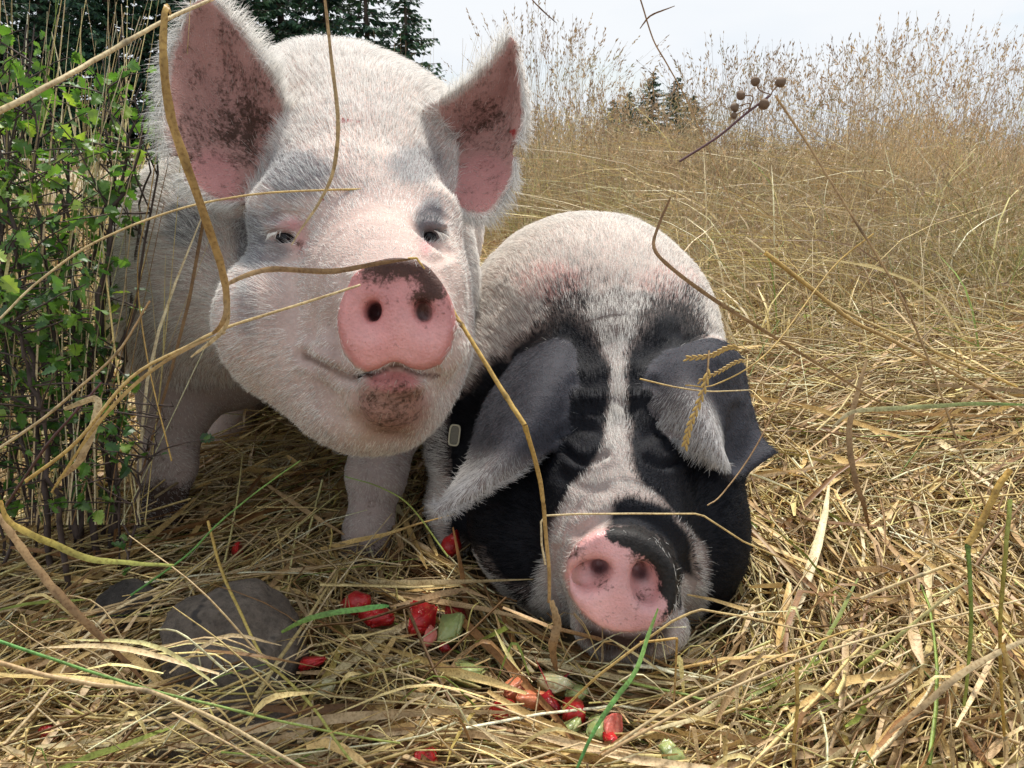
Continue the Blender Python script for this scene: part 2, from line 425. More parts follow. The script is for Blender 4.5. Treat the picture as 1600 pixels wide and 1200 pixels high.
f.sheet(E2L, r2l, .014); f.sheet(E2R, r2r, .014)
V2, Q2 = F2.mesh(); V2, Q2 = biggest(V2, Q2); V2 = laplace(V2, Q2, 3)
EYES1 = [(446, 371, e1+.0145), (671, 370, e2+.0145)]
# ------------------------------------------------------------------ wrinkles, colours of the hide, bristles
from mathutils.kdtree import KDTree
def crease(V, N_, px, py, d, pts, amp, w, dmax):
    m = (d < dmax) & ((N_@FW) < 0.25)
    dist = line_d(px, py, pts)
    # a furrow with a soft raised fold on both sides
    prof = -np.exp(-(dist/w)**2)+.45*np.exp(-((dist-2.1*w)/(1.1*w))**2)
    return V+N_*(m*amp*prof)[:, None]
def lump(V, N_, px, py, d, cx, cy, rx, ry, amp, dmax):
    m = (d < dmax) & ((N_@FW) < 0.25)
    return V+N_*(m*amp*blob(px, py, cx, cy, rx, ry))[:, None]
def ear_map(V, G):
    """per vertex: distance to the ear sheet, place across (-1..1), place along, outward flow"""
    nu, nv = G.shape[:2]; pts = G.reshape(-1, 3); kd = KDTree(len(pts))
    for i, p in enumerate(pts): kd.insert(p, i)
    kd.balance(); lo, hi = pts.min(0)-.03, pts.max(0)+.03
    dist = np.full(len(V), 1.); u = np.zeros(len(V)); v = np.zeros(len(V)); fl = np.zeros((len(V), 3)); idx = np.where(((V > lo) & (V < hi)).all(1))[0]
    du = np.gradient(G, axis=0); dv = np.gradient(G, axis=1)
    for i in idx:
        _, j, dd = kd.find(V[i])
        a, b = divmod(j, nv); dist[i] = dd; u[i] = a/(nu-1); v[i] = 2*b/(nv-1)-1
        e = dv[a, b]/(np.linalg.norm(dv[a, b])+1e-9); t = du[a, b]/(np.linalg.norm(du[a, b])+1e-9)
        fl[i] = e*v[i]*1.2+t*.55
    return dist, u, v, fl
def nrm(a): return a/(np.linalg.norm(a, axis=-1, keepdims=True)+1e-12)

# ---- pig 1 folds
N1 = vnormals(V1, Q1); x, y, d = proj(V1)
for pts, amp, w in ((((476, 556), (505, 572), (535, 584), (556, 590)), .0055, 8), (((500, 545), (520, 548), (535, 566)), .002, 6),
                    (((700, 565), (712, 548), (714, 525)), .003, 6), (((552, 600), (556, 640), (585, 676), (630, 682)), .0022, 9),
                    (((415, 405), (450, 408), (480, 402)), .0020, 6), (((425, 345), (445, 335), (470, 338)), .0020, 5),
                    (((655, 340), (675, 332), (692, 345)), .0020, 5), (((660, 402), (680, 408), (700, 402)), .0018, 6),
                    (((540, 440), (528, 470), (520, 505), (528, 545)), .0020, 8), (((505, 440), (495, 475), (492, 520)), .0012, 9),
                    (((555, 660), (500, 640), (470, 600)), .0015, 12), (((372, 440), (352, 480), (352, 540)), .002, 10)):
    V1 = crease(V1, N1, x, y, d, pts, amp, w, .99)
V1 = V1+N1*((fbm(V1, 28, 3)*.005+fbm(V1, 9, 2)*.008)*(d > .74))[:, None]
N1 = vnormals(V1, Q1); x, y, d = proj(V1); face1 = (N1@FW) < .15
dL, uL, vL, flL = ear_map(V1, G1L); dR, uR, vR, flR = ear_map(V1, G1R)
ear1 = np.where(np.minimum(dL, dR) < .0085, 1., 0.); ear1 *= (np.where(dL < dR, uL, uR) > .08)
eu = np.where(dL < dR, uL, uR); ev = np.abs(np.where(dL < dR, vL, vR)); efl = np.where((dL < dR)[:, None], flL, flR)
inner = ear1*((N1@FW) < .1)*(ev < .96)
disc1 = np.clip(-poly_sd(x, y, np.array(D1)+[0, 0])/6+1.2, 0, 1)*(d < .70)*face1
def lerp(c, t, k): return c*(1-t[:, None])+np.array(k)*t[:, None]
C1 = np.tile(np.array([.52, .43, .385]), (len(V1), 1))
C1 = lerp(C1, sstep(1.0, .78, d)*.35, (.58, .44, .39))
grey = np.zeros(len(V1))
for cx, cy, rx, ry, a in ((392, 375, 30, 60, 1), (420, 395, 40, 22, .8), (460, 272, 66, 46, .85), (648, 258, 48, 36, .85), (672, 345, 28, 42, 1.), (290, 352, 38, 38, 1.), (385, 470, 22, 60, .5), (425, 340, 25, 25, .7), (440, 318, 40, 14, .4)):
    grey = np.maximum(grey, a*sstep(.25, .75, blob(x, y, cx, cy, rx, ry)+fbm(V1, 40, 3)*.5))
grey *= face1*(ear1 < .5)
C1 = lerp(C1, grey*.9, (.15, .155, .17)); C1 = lerp(C1, ((y > 600) & (d > 1.0))*.7, (.36, .31, .285))
C1 = lerp(C1, blob(x, y, 458, 352, 22, 14)*face1*(d < .95), (.60, .36, .38))
C1 = lerp(C1, blob(x, y, 470, 380, 13, 18)*face1*(d < .95), (.60, .36, .34))
C1 = lerp(C1, blob(x, y, 666, 386, 9, 12)*face1*(d < .95), (.60, .33, .32))
C1 = lerp(C1, inner*.92, (.42, .235, .205))
C1 = lerp(C1, inner*sstep(.1, .5, blob(x, y, 330, 285, 42, 45)+blob(x, y, 755, 295, 45, 50)), (.50, .25, .235))
C1 = lerp(C1, disc1, (.74, .37, .35))
C1 = lerp(C1, disc1*np.clip(.5+fbm(V1, 45, 3)*2.2+sstep(500, 430, y)*.4, 0, 1)*.55, (.62, .24, .23)); C1 = lerp(C1, disc1*sstep(-9, -1, poly_sd(x, y, D1))*.6, (.50, .19, .18))
nostril_shade = np.clip(sum(blob(x, y, q, 487, 17, 21) for q in (583, 661))*1.3, 0, 1)*sstep(.672, .684, d)*(d < .72); C1 = lerp(C1, nostril_shade, (.10, .045, .045))  # shade inside the nostrils painted into the hide colour
chin = sstep(.3, .75, blob(x, y, 612, 632, 72, 60))*face1*(d < .86)
C1 = lerp(C1, chin*(1-disc1), (.40, .235, .195))
C1 = lerp(C1, sstep(.3, .7, blob(x, y, 615, 596, 46, 20))*face1*(d < .8)*(1-disc1), (.58, .25, .24))
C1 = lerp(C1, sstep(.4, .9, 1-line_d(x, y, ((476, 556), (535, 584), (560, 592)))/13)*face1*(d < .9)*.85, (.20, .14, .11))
mline = np.clip(1.4-line_d(x, y, ((556, 588), (590, 583), (619, 571), (650, 583), (684, 588)))/4, 0, 1)*face1*(d < .88)*(1-disc1*(y < 566))
C1 = lerp(C1, mline*.85, (.10, .05, .04))
dirt1 = np.zeros(len(V1))
dirt1 = np.maximum(dirt1, disc1*sstep(.0, 1., .95*blob(x, y, 638, 408, 38, 20)+.58*blob(x, y, 682, 440, 20, 26)+.38*blob(x, y, 590, 425, 50, 22)+.34*blob(x, y, 655, 460, 28, 22)+.22))
dirt1 = np.maximum(dirt1, chin*.42*(1-disc1))
dirt1 = np.maximum(dirt1, inner*(.24+.26*blob(x, y, 350, 205, 60, 50)+.30*blob(x, y, 395, 190, 26, 70)+.2*blob(x, y, 350, 110, 40, 60)+.30*blob(x, y, 755, 190, 45, 40)))
dirt1 = np.maximum(dirt1, sstep(820, 890, y)*.6*(d > 1)+sstep(735, 800, y)*(x < 320)*.9+((y > 640) & (d > 1))*.2)
dirt1 = np.maximum(dirt1, (blob(x, y, 466, 385, 12, 14)*.6+blob(x, y, 570, 520, 60, 60)*.22)*face1)
scar1 = np.clip(sum(a*blob(x, y, cx, cy, r, r2) for cx, cy, r, r2, a in ((812, 180, 9, 26, .55), (806, 215, 10, 14, .55), (800, 205, 5, 5, .6), (545, 188, 12, 5, .8), (612, 168, 12, 5, .5), (536, 188, 4, 6, .7), (504, 312, 3, 5, .9), (508, 215, 3, 4, .7), (560, 190, 5, 5, .7))), 0, 1)

# ---- pig 2 folds
N2 = vnormals(V2, Q2); x2, y2, d2 = proj(V2)
for pts, amp, w in ((((883, 704), (903, 720), (925, 722), (947, 714)), .0060, 6), (((1010, 718), (1035, 728), (1062, 720)), .0060, 6),
                    (((878, 680), (900, 668), (930, 672)), .003, 8), (((1010, 682), (1035, 672), (1062, 680)), .003, 8),
                    (((905, 645), (925, 640), (945, 650)), .003, 8), (((985, 640), (1005, 632), (1025, 645)), .003, 8),
                    (((900, 600), (925, 610), (945, 600)), .003, 9), (((985, 600), (1000, 610), (1015, 600)), .003, 9),
                    (((930, 640), (960, 632), (985, 640)), .003, 8), (((880, 745), (915, 765), (945, 765)), .002, 9),
                    (((905, 832), (950, 808), (1000, 808), (1045, 835), (1068, 875)), .0035, 9),
                    (((1068, 880), (1080, 930), (1060, 980)), .002, 8), (((868, 860), (862, 905), (878, 955)), .0025, 9),
                    (((1150, 640), (1140, 700), (1148, 730)), .003, 8)):
    V2 = crease(V2, N2, x2, y2, d2, pts, amp, w, 1.06)
V2 = lump(V2, N2, x2, y2, d2, 920, 625, 22, 14, .006, 1.1); V2 = lump(V2, N2, x2, y2, d2, 1000, 622, 20, 14, .006, 1.1)
V2 = V2+N2*((fbm(V2, 28, 3)*.005+fbm(V2, 9, 2)*.009)*(d2 > .85))[:, None]
N2 = vnormals(V2, Q2); x2, y2, d2 = proj(V2); face2 = (N2@FW) < .2
a_, b_, c_, g_ = ear_map(V2, G2L); a2, b2_, c2, g2 = ear_map(V2, G2R)
ear2 = np.where(np.minimum(a_, a2) < .0095, 1., 0.)*(np.where(a_ < a2, b_, b2_) > .05)
eu2 = np.where(a_ < a2, b_, b2_); ev2 = np.where(a_ < a2, c_, c2); efl2 = np.where((a_ < a2)[:, None], g_, g2)
disc2 = np.clip(-poly_sd(x2, y2, D2)/6+1.2, 0, 1)*(d2 < .85)*face2
# black where: everything on the head except blaze, muzzle, lower jowl; body white
wob = fbm(np.stack([x2, y2, 0*x2], 1), .03, 3)*34
head_black = poly_sd(x2, y2, [(868, 462), (905, 448), (1000, 452), (1075, 468), (1108, 530), (1170, 560), (1230, 700), (1230, 1010), (1120, 1010), (1075, 965), (870, 1020), (800, 930), (728, 850), (640, 800), (640, 760), (700, 630), (790, 560), (835, 520)])+wob
blaze = poly_sd(x2, y2, [(930, 440), (1010, 440), (1020, 470), (1004, 515), (978, 560), (980, 640), (984, 700), (1000, 760), (1045, 800), (1105, 860), (1105, 930), (1080, 1060), (850, 1060), (835, 940), (858, 850), (880, 780), (912, 745), (940, 700), (950, 640), (955, 580), (932, 520), (895, 480)])+wob*.6
darkmz = poly_sd(x2, y2, [(975, 770), (1050, 795), (1082, 850), (1088, 905), (1060, 900), (1035, 850), (1000, 830), (950, 826), (960, 780)])+wob*.5
lowjowl = poly_sd(x2, y2, [(700, 840), (755, 900), (800, 930), (850, 965), (870, 1060), (700, 1000), (640, 860)])+wob*1.6
blk = np.clip(.5-head_black/16, 0, 1)*np.clip(.5+blaze/14, 0, 1)
blk = np.maximum(blk, np.clip(.5-darkmz/14, 0, 1))*np.clip(.5+lowjowl/46, 0, 1)
fade = sstep(560, 470, y2); blk = blk*(1-fade)+fade*np.clip(.55-head_black/70, 0, 1)*np.clip(.62+blaze/70, .18, 1)
blk *= (d2 < 1.30)*(1-((d2 > 1.09) & (x2 < 704)))
blk = np.where(ear2 > .5, 1., blk)
tipw = np.clip(ear2*((a_ < a2)*sstep(.45, .75, eu2)+(a2 <= a_)*sstep(.25, .7, eu2)*sstep(.05, -.35, ev2)), 0, 1)
C2 = np.tile(np.array([.50, .42, .375]), (len(V2), 1))
C2 = lerp(C2, (sstep(.2, .7, blob(x2, y2, 860, 440, 60, 34))*.9+sstep(.2, .7, blob(x2, y2, 1050, 440, 60, 30))*.5), (.64, .38, .34))
under = np.clip(.5-head_black/16, 0, 1)*(d2 < 1.3)*sstep(760, 700, y2)      # dark hide under the white blaze
C2 = lerp(C2, np.maximum(blk, under*.8), (.010, .011, .015)); C2 = lerp(C2, ear2, (.045, .047, .058)); C2 = lerp(C2, tipw*.7, (.40, .36, .34))
C2 = lerp(C2, disc2, (.78, .44, .425))
C2 = lerp(C2, disc2*np.clip(.45+fbm(V2, 45, 3)*2.2, 0, 1)*.5, (.66, .30, .29))
nostril_shade = np.clip(blob(x2, y2, 938, 890, 17, 15)+blob(x2, y2, 1004, 898, 16, 15), 0, 1)*sstep(.805, .820, d2)*(d2 < .86); C2 = lerp(C2, nostril_shade, (.16, .10, .11))  # deep end of each nostril painted darker, as shade in the hollow
mz = sstep(.2, .6, blob(x2, y2, 900, 850, 45, 60))*(d2 < .95)*face2; muz = (d2 < 1.0)*face2*(1-disc2); C2 = lerp(C2, muz*(1-blk)*.7, (.36, .32, .30)); C2 = lerp(C2, mz*(1-disc2)*.6, (.58, .42, .38))
patch2 = poly_sd(x2, y2, [(940, 838), (950, 820), (1000, 815), (1050, 850), (1070, 900), (1066, 950), (1035, 972), (1042, 945), (1026, 925), (1022, 895), (1008, 874), (980, 860), (955, 850)])
dark2 = np.clip(.5-patch2/26, 0, 1)*face2*(d2 < .9)
chin2 = poly_sd(x2, y2, [(905, 975), (960, 990), (1020, 990), (1048, 966), (1044, 1004), (1000, 1026), (950, 1022), (912, 1000)])+wob*.4
chm = np.clip(.5-chin2/16, 0, 1)*(1-disc2)*(d2 < .95); C2 = lerp(C2, chm, (.055, .032, .024))
dirt2 = disc2*(.14+.35*blob(x2, y2, 945, 915, 20, 14)+.35*blob(x2, y2, 1000, 930, 18, 16)+.5*blob(x2, y2, 900, 860, 30, 22)+.3*blob(x2, y2, 1000, 870, 30, 20))

def hide_mat(name, dcol):
    m, t, b = new_mat(name); c = attr(t, 'hide').outputs['Color']; dr = attr(t, 'dirt').outputs['Fac']
    dk = attr(t, 'dark').outputs['Fac']; sc_ = attr(t, 'scar').outputs['Fac']; wet = attr(t, 'wet').outputs['Fac']
    tcn = t.nodes.new('ShaderNodeTexCoord'); ob = tcn.outputs['Object']
    n1 = N(t, 'ShaderNodeTexNoise', Scale=38, Detail=8, Roughness=.72); n2 = N(t, 'ShaderNodeTexNoise', Scale=210, Detail=4, Roughness=.7)
    n3 = N(t, 'ShaderNodeTexNoise', Scale=14, Detail=6); vo = N(t, 'ShaderNodeTexVoronoi', Scale=420)
    for n in (n1, n2, n3, vo): t.links.new(ob, n.inputs['Vector'])
    def mth(op, a, b_=None, clamp=False):
        q = t.nodes.new('ShaderNodeMath'); q.operation = op; q.use_clamp = clamp
        for i, v in enumerate((a, b_)):
            if v is None: continue
            if hasattr(v, 'links'): t.links.new(v, q.inputs[i])
            else: q.inputs[i].default_value = v
        return q.outputs[0]
    blot = ramp(t, n3.outputs[0], [(.3, (.80, .72, .72)), (.7, (1.15, 1.08, 1.05))])
    col = mixc(t, .8, c, blot, 'MULTIPLY')
    fine = ramp(t, n2.outputs[0], [(.3, .82), (.7, 1.12)])
    col = mixc(t, .8, col, fine, 'MULTIPLY')
    s = mth('ADD', mth('MULTIPLY', dr, 1.25), mth('MULTIPLY', mth('SUBTRACT', n1.outputs[0], .5), 1.9))
    s = mth('ADD', s, mth('MULTIPLY', mth('SUBTRACT', n2.outputs[0], .5), 1.7))
    s = mth('MULTIPLY', mth('SUBTRACT', s, .38), 2.2, True); s = mth('MULTIPLY', s, ramp(t, dr, [(.02, 0.), (.10, 1.)]))
    col = mixc(t, mth('MULTIPLY', s, .93), col, ramp(t, n2.outputs[0], [(.3, dcol), (.75, tuple(3.2*k for k in dcol))]))
    q = mth('MULTIPLY', mth('SUBTRACT', mth('ADD', dk, mth('ADD', mth('MULTIPLY', mth('SUBTRACT', n1.outputs[0], .5), 1.2), mth('MULTIPLY', mth('SUBTRACT', n2.outputs[0], .5), .8))), .45), 4.5, True)
    q = mth('MULTIPLY', q, ramp(t, dk, [(.02, 0.), (.12, 1.)]))
    col = mixc(t, q, col, ramp(t, n2.outputs[0], [(.35, (.008, .007, .007)), (.8, (.036, .031, .029))]))
    sf = mth('MULTIPLY', mth('SUBTRACT', mth('ADD', sc_, mth('MULTIPLY', mth('SUBTRACT', n1.outputs[0], .5), 1.2)), .5), 6, True)
    sf = mth('MULTIPLY', sf, ramp(t, sc_, [(.03, 0.), (.2, 1.)]))
    col = mixc(t, sf, col, (.30, .045, .04))
    t.links.new(col, b.inputs['Base Color'])
    wet = mth('MULTIPLY', wet, mth('SUBTRACT', 1.0, mth('MULTIPLY', mth('ADD', s, q, True), .75)))
    rg = mth('SUBTRACT', mth('ADD', .60, mth('MULTIPLY', n2.outputs[0], .22)), mth('MULTIPLY', wet, .42))
    t.links.new(rg, b.inputs['Roughness']); t.links.new(mth('ADD', .14, mth('MULTIPLY', wet, .6)), b.inputs['Specular IOR Level'])
    b.inputs['Subsurface Weight'].default_value = .18; b.inputs['Subsurface Radius'].default_value = (.012, .004, .003); b.inputs['Subsurface Scale'].default_value = .5
    h = mth('ADD', mth('MULTIPLY', n2.outputs[0], .7), mth('MULTIPLY', n1.outputs[0], .6)); h = mth('ADD', h, mth('MULTIPLY', s, .35)); h = mth('ADD', h, mth('MULTIPLY', vo.outputs['Distance'], .45))
    bump(t, b, h, .45, .0024)
    return m
def put_body(root, V, Q, col, dirt, dark, scar, wet, mat):
    me = mesh_np('body', V, Q, mat); set_col(me, 'hide', col)
    for n, v in (('dirt', dirt), ('dark', dark), ('scar', scar), ('wet', wet)): set_f(me, n, v)
    return link('body', me, root)
root1 = bpy.data.objects.new('pig', None); root1.location = (-.22, 1.3, 0); COL.objects.link(root1)
root2 = bpy.data.objects.new('pig', None); root2.location = (.15, 1.3, 0); COL.objects.link(root2)
tag(root1, 'white pig with upright pink ears standing and lifting its muddy pink snout', 'pig', 'two pigs in the straw')
tag(root2, 'black-faced pig with white blaze and floppy ears lying with chin on straw', 'pig', 'two pigs in the straw')
def local(V, root): return V-np.array(root.location)
z1 = np.zeros(len(V1)); z2 = np.zeros(len(V2))
hide1 = hide_mat('pink_hide', (.022, .012, .008)); 
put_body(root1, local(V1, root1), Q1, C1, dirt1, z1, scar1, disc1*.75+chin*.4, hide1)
put_body(root2, local(V2, root2), Q2, C2, dirt2, dark2, z2, np.clip(disc2*.9, 0, 1), hide1)

# ---- eyes
em, et, eb = new_mat('eye_dark'); eb.inputs['Base Color'].default_value = (.012, .010, .012, 1); eb.inputs['Roughness'].default_value = .10; eb.inputs['Specular IOR Level'].default_value = .3
def ball(name, c, r, mat, root, sq=(1, 1, 1), seg=20):
    bm = bmesh.new(); bmesh.ops.create_uvsphere(bm, u_segments=seg, v_segments=seg//2, radius=r)
    for v in bm.verts: v.co = Vector([v.co[i]*sq[i] for i in range(3)])
    me = bpy.data.meshes.new(name); bm.to_mesh(me); bm.free(); me.materials.append(mat)
    for p in me.polygons: p.use_smooth = True
    ob = link(name, me, root); ob.location = Vector(c)-root.location; return ob
for px, py, dd in EYES1: ball('eye', P(px, py, dd), .0125, em, root1)

# ---- bristles (strand curves)
def fur_mat(name):
    m, t, b = new_mat(name); c = attr(t, 'tint').outputs['Color']
    hi = t.nodes.new('ShaderNodeHairInfo'); mo = mixc(t, 1.0, c, ramp(t, hi.outputs['Random'], [(0, .50), (.45, .98), (1, 1.12)]), 'MULTIPLY')
    t.links.new(mo, b.inputs['Base Color']); b.inputs['Roughness'].default_value = .40; b.inputs['Specular IOR Level'].default_value = .22
    tr = t.nodes.new('ShaderNodeBsdfTranslucent'); t.links.new(mo, tr.inputs[0]); mxx = t.nodes.new('ShaderNodeMixShader'); mxx.inputs[0].default_value = .42
    t.links.new(b.outputs[0], mxx.inputs[1]); t.links.new(tr.outputs[0], mxx.inputs[2]); t.links.new(mxx.outputs[0], t.nodes['Material Output'].inputs[0]); return m
FURM = fur_mat('bristle')
def bristles(name, root, V, Q, Nn, dens, leng, flow, col, lift, n, rad=.00030, K=5, alt=None, jit=.10, curl=.13, seed=1, droop=.25):
    r = np.random.default_rng(seed)
    T = np.concatenate([Q[:, [0, 1, 2]], Q[:, [0, 2, 3]]])
    ar = np.linalg.norm(np.cross(V[T[:, 1]]-V[T[:, 0]], V[T[:, 2]]-V[T[:, 0]]), axis=1)/2
    w = ar*dens[T].mean(1); w = w/w.sum(); pick = r.choice(len(T), n, p=w); tt = T[pick]
    a = r.random(n); b = r.random(n); fl = a+b > 1; a[fl] = 1-a[fl]; b[fl] = 1-b[fl]; B = np.stack([1-a-b, a, b], 1)
    ip = lambda A: (A[tt]*B.reshape(n, 3, *([1]*(A.ndim-1)))).sum(1)
    p = ip(V); nn = nrm(ip(Nn)); fw = ip(flow); L = ip(leng)*r.uniform(.55, 1.25, n); c = ip(col); lf = ip(lift)
    if alt is not None:
        mk = ip(alt[0])+fbm(p, 60, 2)*.5*(ip(alt[0]) > .02)*(ip(alt[0]) < .98); c = np.where((r.random(n) < sstep(.15, .85, mk))[:, None], alt[1], c)
    # clumps: hairs that stand close lean the same way
    cl = np.stack([vnoise(p+9.1*k, 70)-.5 for k in range(3)], 1)*1.1*curl*2+r.normal(0, jit, (n, 3))
    t = nrm(fw)+cl; t = nrm(t-nn*(t*nn).sum(1)[:, None])
    g = np.array([0, 0, -1.])*droop
    pts = np.zeros((n, K, 3)); pts[:, 0] = p-nn*.0006; cur = p-nn*.0006
    bend = r.normal(0, .12, (n, 3))
    for k in range(1, K):
        s = (k-1)/(K-1); dirn = nrm(t*(1-lf[:, None]*(1-s))+nn*(lf[:, None]*(1-.75*s))+bend*s+g*s*.5)
        cur = cur+dirn*(L/(K-1))[:, None]; pts[:, k] = cur
    rr = rad*r.uniform(.7, 1.2, n)[:, None]*np.linspace(1, .25, K)[None]
    cu = bpy.data.hair_curves.new(name); cu.add_curves([K]*n)
    cu.attributes['position'].data.foreach_set('vector', np.ascontiguousarray(pts-np.array(root.location), np.float32).ravel())
    ra = cu.attributes.get('radius') or cu.attributes.new('radius', 'FLOAT', 'POINT'); ra.data.foreach_set('value', rr.astype(np.float32).ravel())
    ca = cu.attributes.new('tint', 'FLOAT_COLOR', 'CURVE'); ca.data.foreach_set('color', np.concatenate([c, np.ones((n, 1))], 1).astype(np.float32).ravel())
    cu.materials.append(FURM); return link(name, cu, root)

r_ = np.random.default_rng(11)
# pig 1: hair flows away from the snout over the face, back and down over the trunk
S1 = P(612, 470, .74); fl1 = nrm(V1-S1); bd = sstep(1.02, 1.2, d)[:, None]
fl1 = fl1*(1-bd)+nrm(np.stack([np.sign(V1[:, 0]+.22)*.15+0*d, .8+0*d, -.75+0*d], 1))*bd
jw = (sstep(520, 600, y)*(d < 1.0))[:, None]; fl1 = nrm(fl1*(1-.5*jw)+np.array([-.3, .5, -.2])*jw)
fl1 = np.where((ear1 > .5)[:, None], nrm(efl+1e-6), fl1)
back = sstep(-.3, .4, -(N1@FW))
rim = ear1*sstep(.80, .97, ev)+ear1*sstep(.93, 1., eu); rim = np.clip(rim, 0, 1)
dn1 = (.25+.75*back)*(1-disc1)*(1-inner*.93)
dn1 = np.where(d < 1.15, dn1, dn1*.65)*(1-.75*sstep(.3, .8, blob(x, y, 458, 352, 18, 12))*(d < .95))*(1-chin*.86)
dn1 = dn1+ear1*(1-inner)*.2+rim*1.0
dn1 *= 1-.8*sstep(.3, .8, blob(x, y, 438, 374, 15, 8))*(d < .95)
ln1 = .015+.004*sstep(.85, 1.0, d)+.006*sstep(1.0, 1.2, d); ln1 = np.where(d < .80, .009, ln1); ln1 = ln1+ear1*(1-inner)*.004+rim*.006*sstep(.15, .45, eu)
ln1 = np.where(inner > .5, .010, ln1); ln1 = np.where((y > 600) & (d > 1.0), .008, ln1)
cf1 = np.tile(np.array([.93, .91, .87]), (len(V1), 1)); cf1 = lerp(cf1, chin, (.55, .42, .33)); cf1 = lerp(cf1, inner*.8, (.62, .48, .42))
cf1 = lerp(cf1, grey*.55, (.40, .42, .45)); legs = ((y > 600) & (d > 1.0))*1.; cf1 = lerp(cf1, legs*.5, (.55, .52, .49)); cf1 = lerp(cf1, sstep(.2, .7, blob(x, y, 668, 350, 20, 22)+blob(x, y, 425, 378, 26, 12)*.6)*(d < .95)*.8, (.10, .10, .11))
lf1 = np.full(len(V1), .15)+.25*sstep(330, 120, y)*(d < 1.3); lf1 = np.where(ear1 > .5, .22, lf1)
bristles('bristles', root1, V1, Q1, N1, dn1, ln1, fl1, cf1, lf1, 185000, .00030, seed=2)
# pig 2
S2 = P(968, 880, .84); fl2 = nrm(V2-S2); bd2 = sstep(1.12, 1.3, d2)[:, None]
fl2 = fl2*(1-bd2)+nrm(np.stack([np.sign(V2[:, 0]-.15)*.25+0*d2, .8+0*d2, -.6+0*d2], 1))*bd2
fl2 = np.where((ear2 > .5)[:, None], nrm(efl2*np.array([1, 1, 1])+1e-6), fl2)
back2 = sstep(-.3, .4, -(N2@FW)); rim2 = ear2*sstep(.8, .97, np.abs(ev2))
dn2 = (.25+.75*back2)*(1-disc2)*(1-.85*dark2)+rim2*.5+tipw*1.2
dn2 = np.where((ear2 > .5) & (tipw < .1), dn2*.8, dn2)
dn2 *= 1-.6*chm; dn2 *= 1+.8*muz*(1-blk)
ln2 = .015+.009*sstep(1.05, 1.3, d2); ln2 = np.where(d2 < .90, .0095, ln2); ln2 = np.where(ear2 > .5, .007+tipw*.008+rim2*.002, ln2)
ln2 += .007*sstep(.4, .8, blob(x2, y2, 962, 660, 24, 60))*(d2 < 1.12)
cf2chm = chm
black = np.array([.010, .011, .016]); cf2 = np.tile(np.array([.93, .90, .85]), (len(V2), 1)); MASK2 = blk*(1-(ear2 > .5))
cf2 = lerp(cf2, chm*.95, (.06, .038, .028)); cf2 = lerp(cf2, muz*.25, (.45, .44, .43)); cf2 = lerp(cf2, ear2*(1-tipw), (.070, .072, .086)); cf2 = lerp(cf2, tipw, (.85, .83, .82))
lf2 = np.full(len(V2), .17); lf2 = np.where(ear2 > .5, .20, lf2)
bristles('bristles', root2, V2, Q2, N2, dn2*np.where(blk > .5, .8, 1), ln2, fl2, cf2, lf2, 185000, .00030, seed=5, alt=(MASK2, black))

def lashes(root, Fd, spots, seed):
    r = np.random.default_rng(seed); allp = []
    for x0, y0, x1, y1, dx, dy, n, L in spots:
        for k in range(n):
            t_ = r.random(); px, py = x0+(x1-x0)*t_, y0+(y1-y0)*t_; dd = raydepth(Fd, px, py)-.001
            q = np.array([dx+r.normal(0, .25), dy+r.normal(0, .2)])*L*r.uniform(.6, 1.1)
            allp.append([P(px, py, dd), P(px+q[0]*.35, py+q[1]*.15, dd-.004), P(px+q[0]*.7, py+q[1]*.5, dd-.006), P(px+q[0], py+q[1], dd-.006)])
    a = np.array(allp); n = len(a); cu = bpy.data.hair_curves.new('eyelashes'); cu.add_curves([4]*n); cu.attributes['position'].data.foreach_set('vector', np.ascontiguousarray(a-np.array(root.location), np.float32).ravel())
    ra = cu.attributes.get('radius') or cu.attributes.new('radius', 'FLOAT', 'POINT'); ra.data.foreach_set('value', np.tile([.0005, .00045, .00035, .00015], n).astype(np.float32))
    ca = cu.attributes.new('tint', 'FLOAT_COLOR', 'CURVE'); ca.data.foreach_set('color', np.tile([.92, .90, .84, 1], n).astype(np.float32)); cu.materials.append(FURM); link('eyelashes', cu, root)
lashes(root1, F1, [(440, 361, 420, 365, -.6, .8, 20, 13), (678, 360, 692, 366, .75, .9, 16, 16)], 4)
# ------------------------------------------------------------------ strands as meshes
def frames(C):
    """side and normal vectors along centre lines C (n,K,3)"""
    T = nrm(np.gradient(C, axis=1)); up = np.array([0, 0, 1.])
    S = np.cross(T, up+0*T); S = np.where(np.linalg.norm(S, axis=2, keepdims=True) < .15, np.cross(T, np.array([1., .2, 0])+0*T), S); S = nrm(S)
    return T, S, np.cross(S, T)
def tubes(C, W, sides=3):
    n, K, _ = C.shape; T, S, U = frames(C); ang = np.arange(sides)*2*math.pi/sides
    V = C[:, :, None]+W[:, :, None, None]*(np.cos(ang)[:, None]*S[:, :, None]+np.sin(ang)[:, None]*U[:, :, None])
    b = (np.arange(n)[:, None, None]*K+np.arange(K-1)[None, :, None])*sides; j = np.arange(sides)[None, None]; j2 = (j+1) % sides
    Fc = np.stack([b+j, b+j2, b+sides+j2, b+sides+j], -1).reshape(-1, 4)
    return V.reshape(-1, 3), Fc, K*sides
def blades(C, W, roll, fold=.35):
    """folded ribbons, three vertices to a ring"""
    n, K, _ = C.shape; T, S, U = frames(C); c, s = np.cos(roll)[..., None], np.sin(roll)[..., None]
    A = S*c+U*s; B = -S*s+U*c; w = W[..., None]
    V = np.stack([C-A*w+B*w*fold, C, C+A*w+B*w*fold], 2)
    b = (np.arange(n)[:, None]*K+np.arange(K-1)[None])*3
    Fc = np.stack([np.stack([b+j, b+j+1, b+4+j, b+3+j], -1) for j in (0, 1)], 2).reshape(-1, 4)
    return V.reshape(-1, 3), Fc, K*3
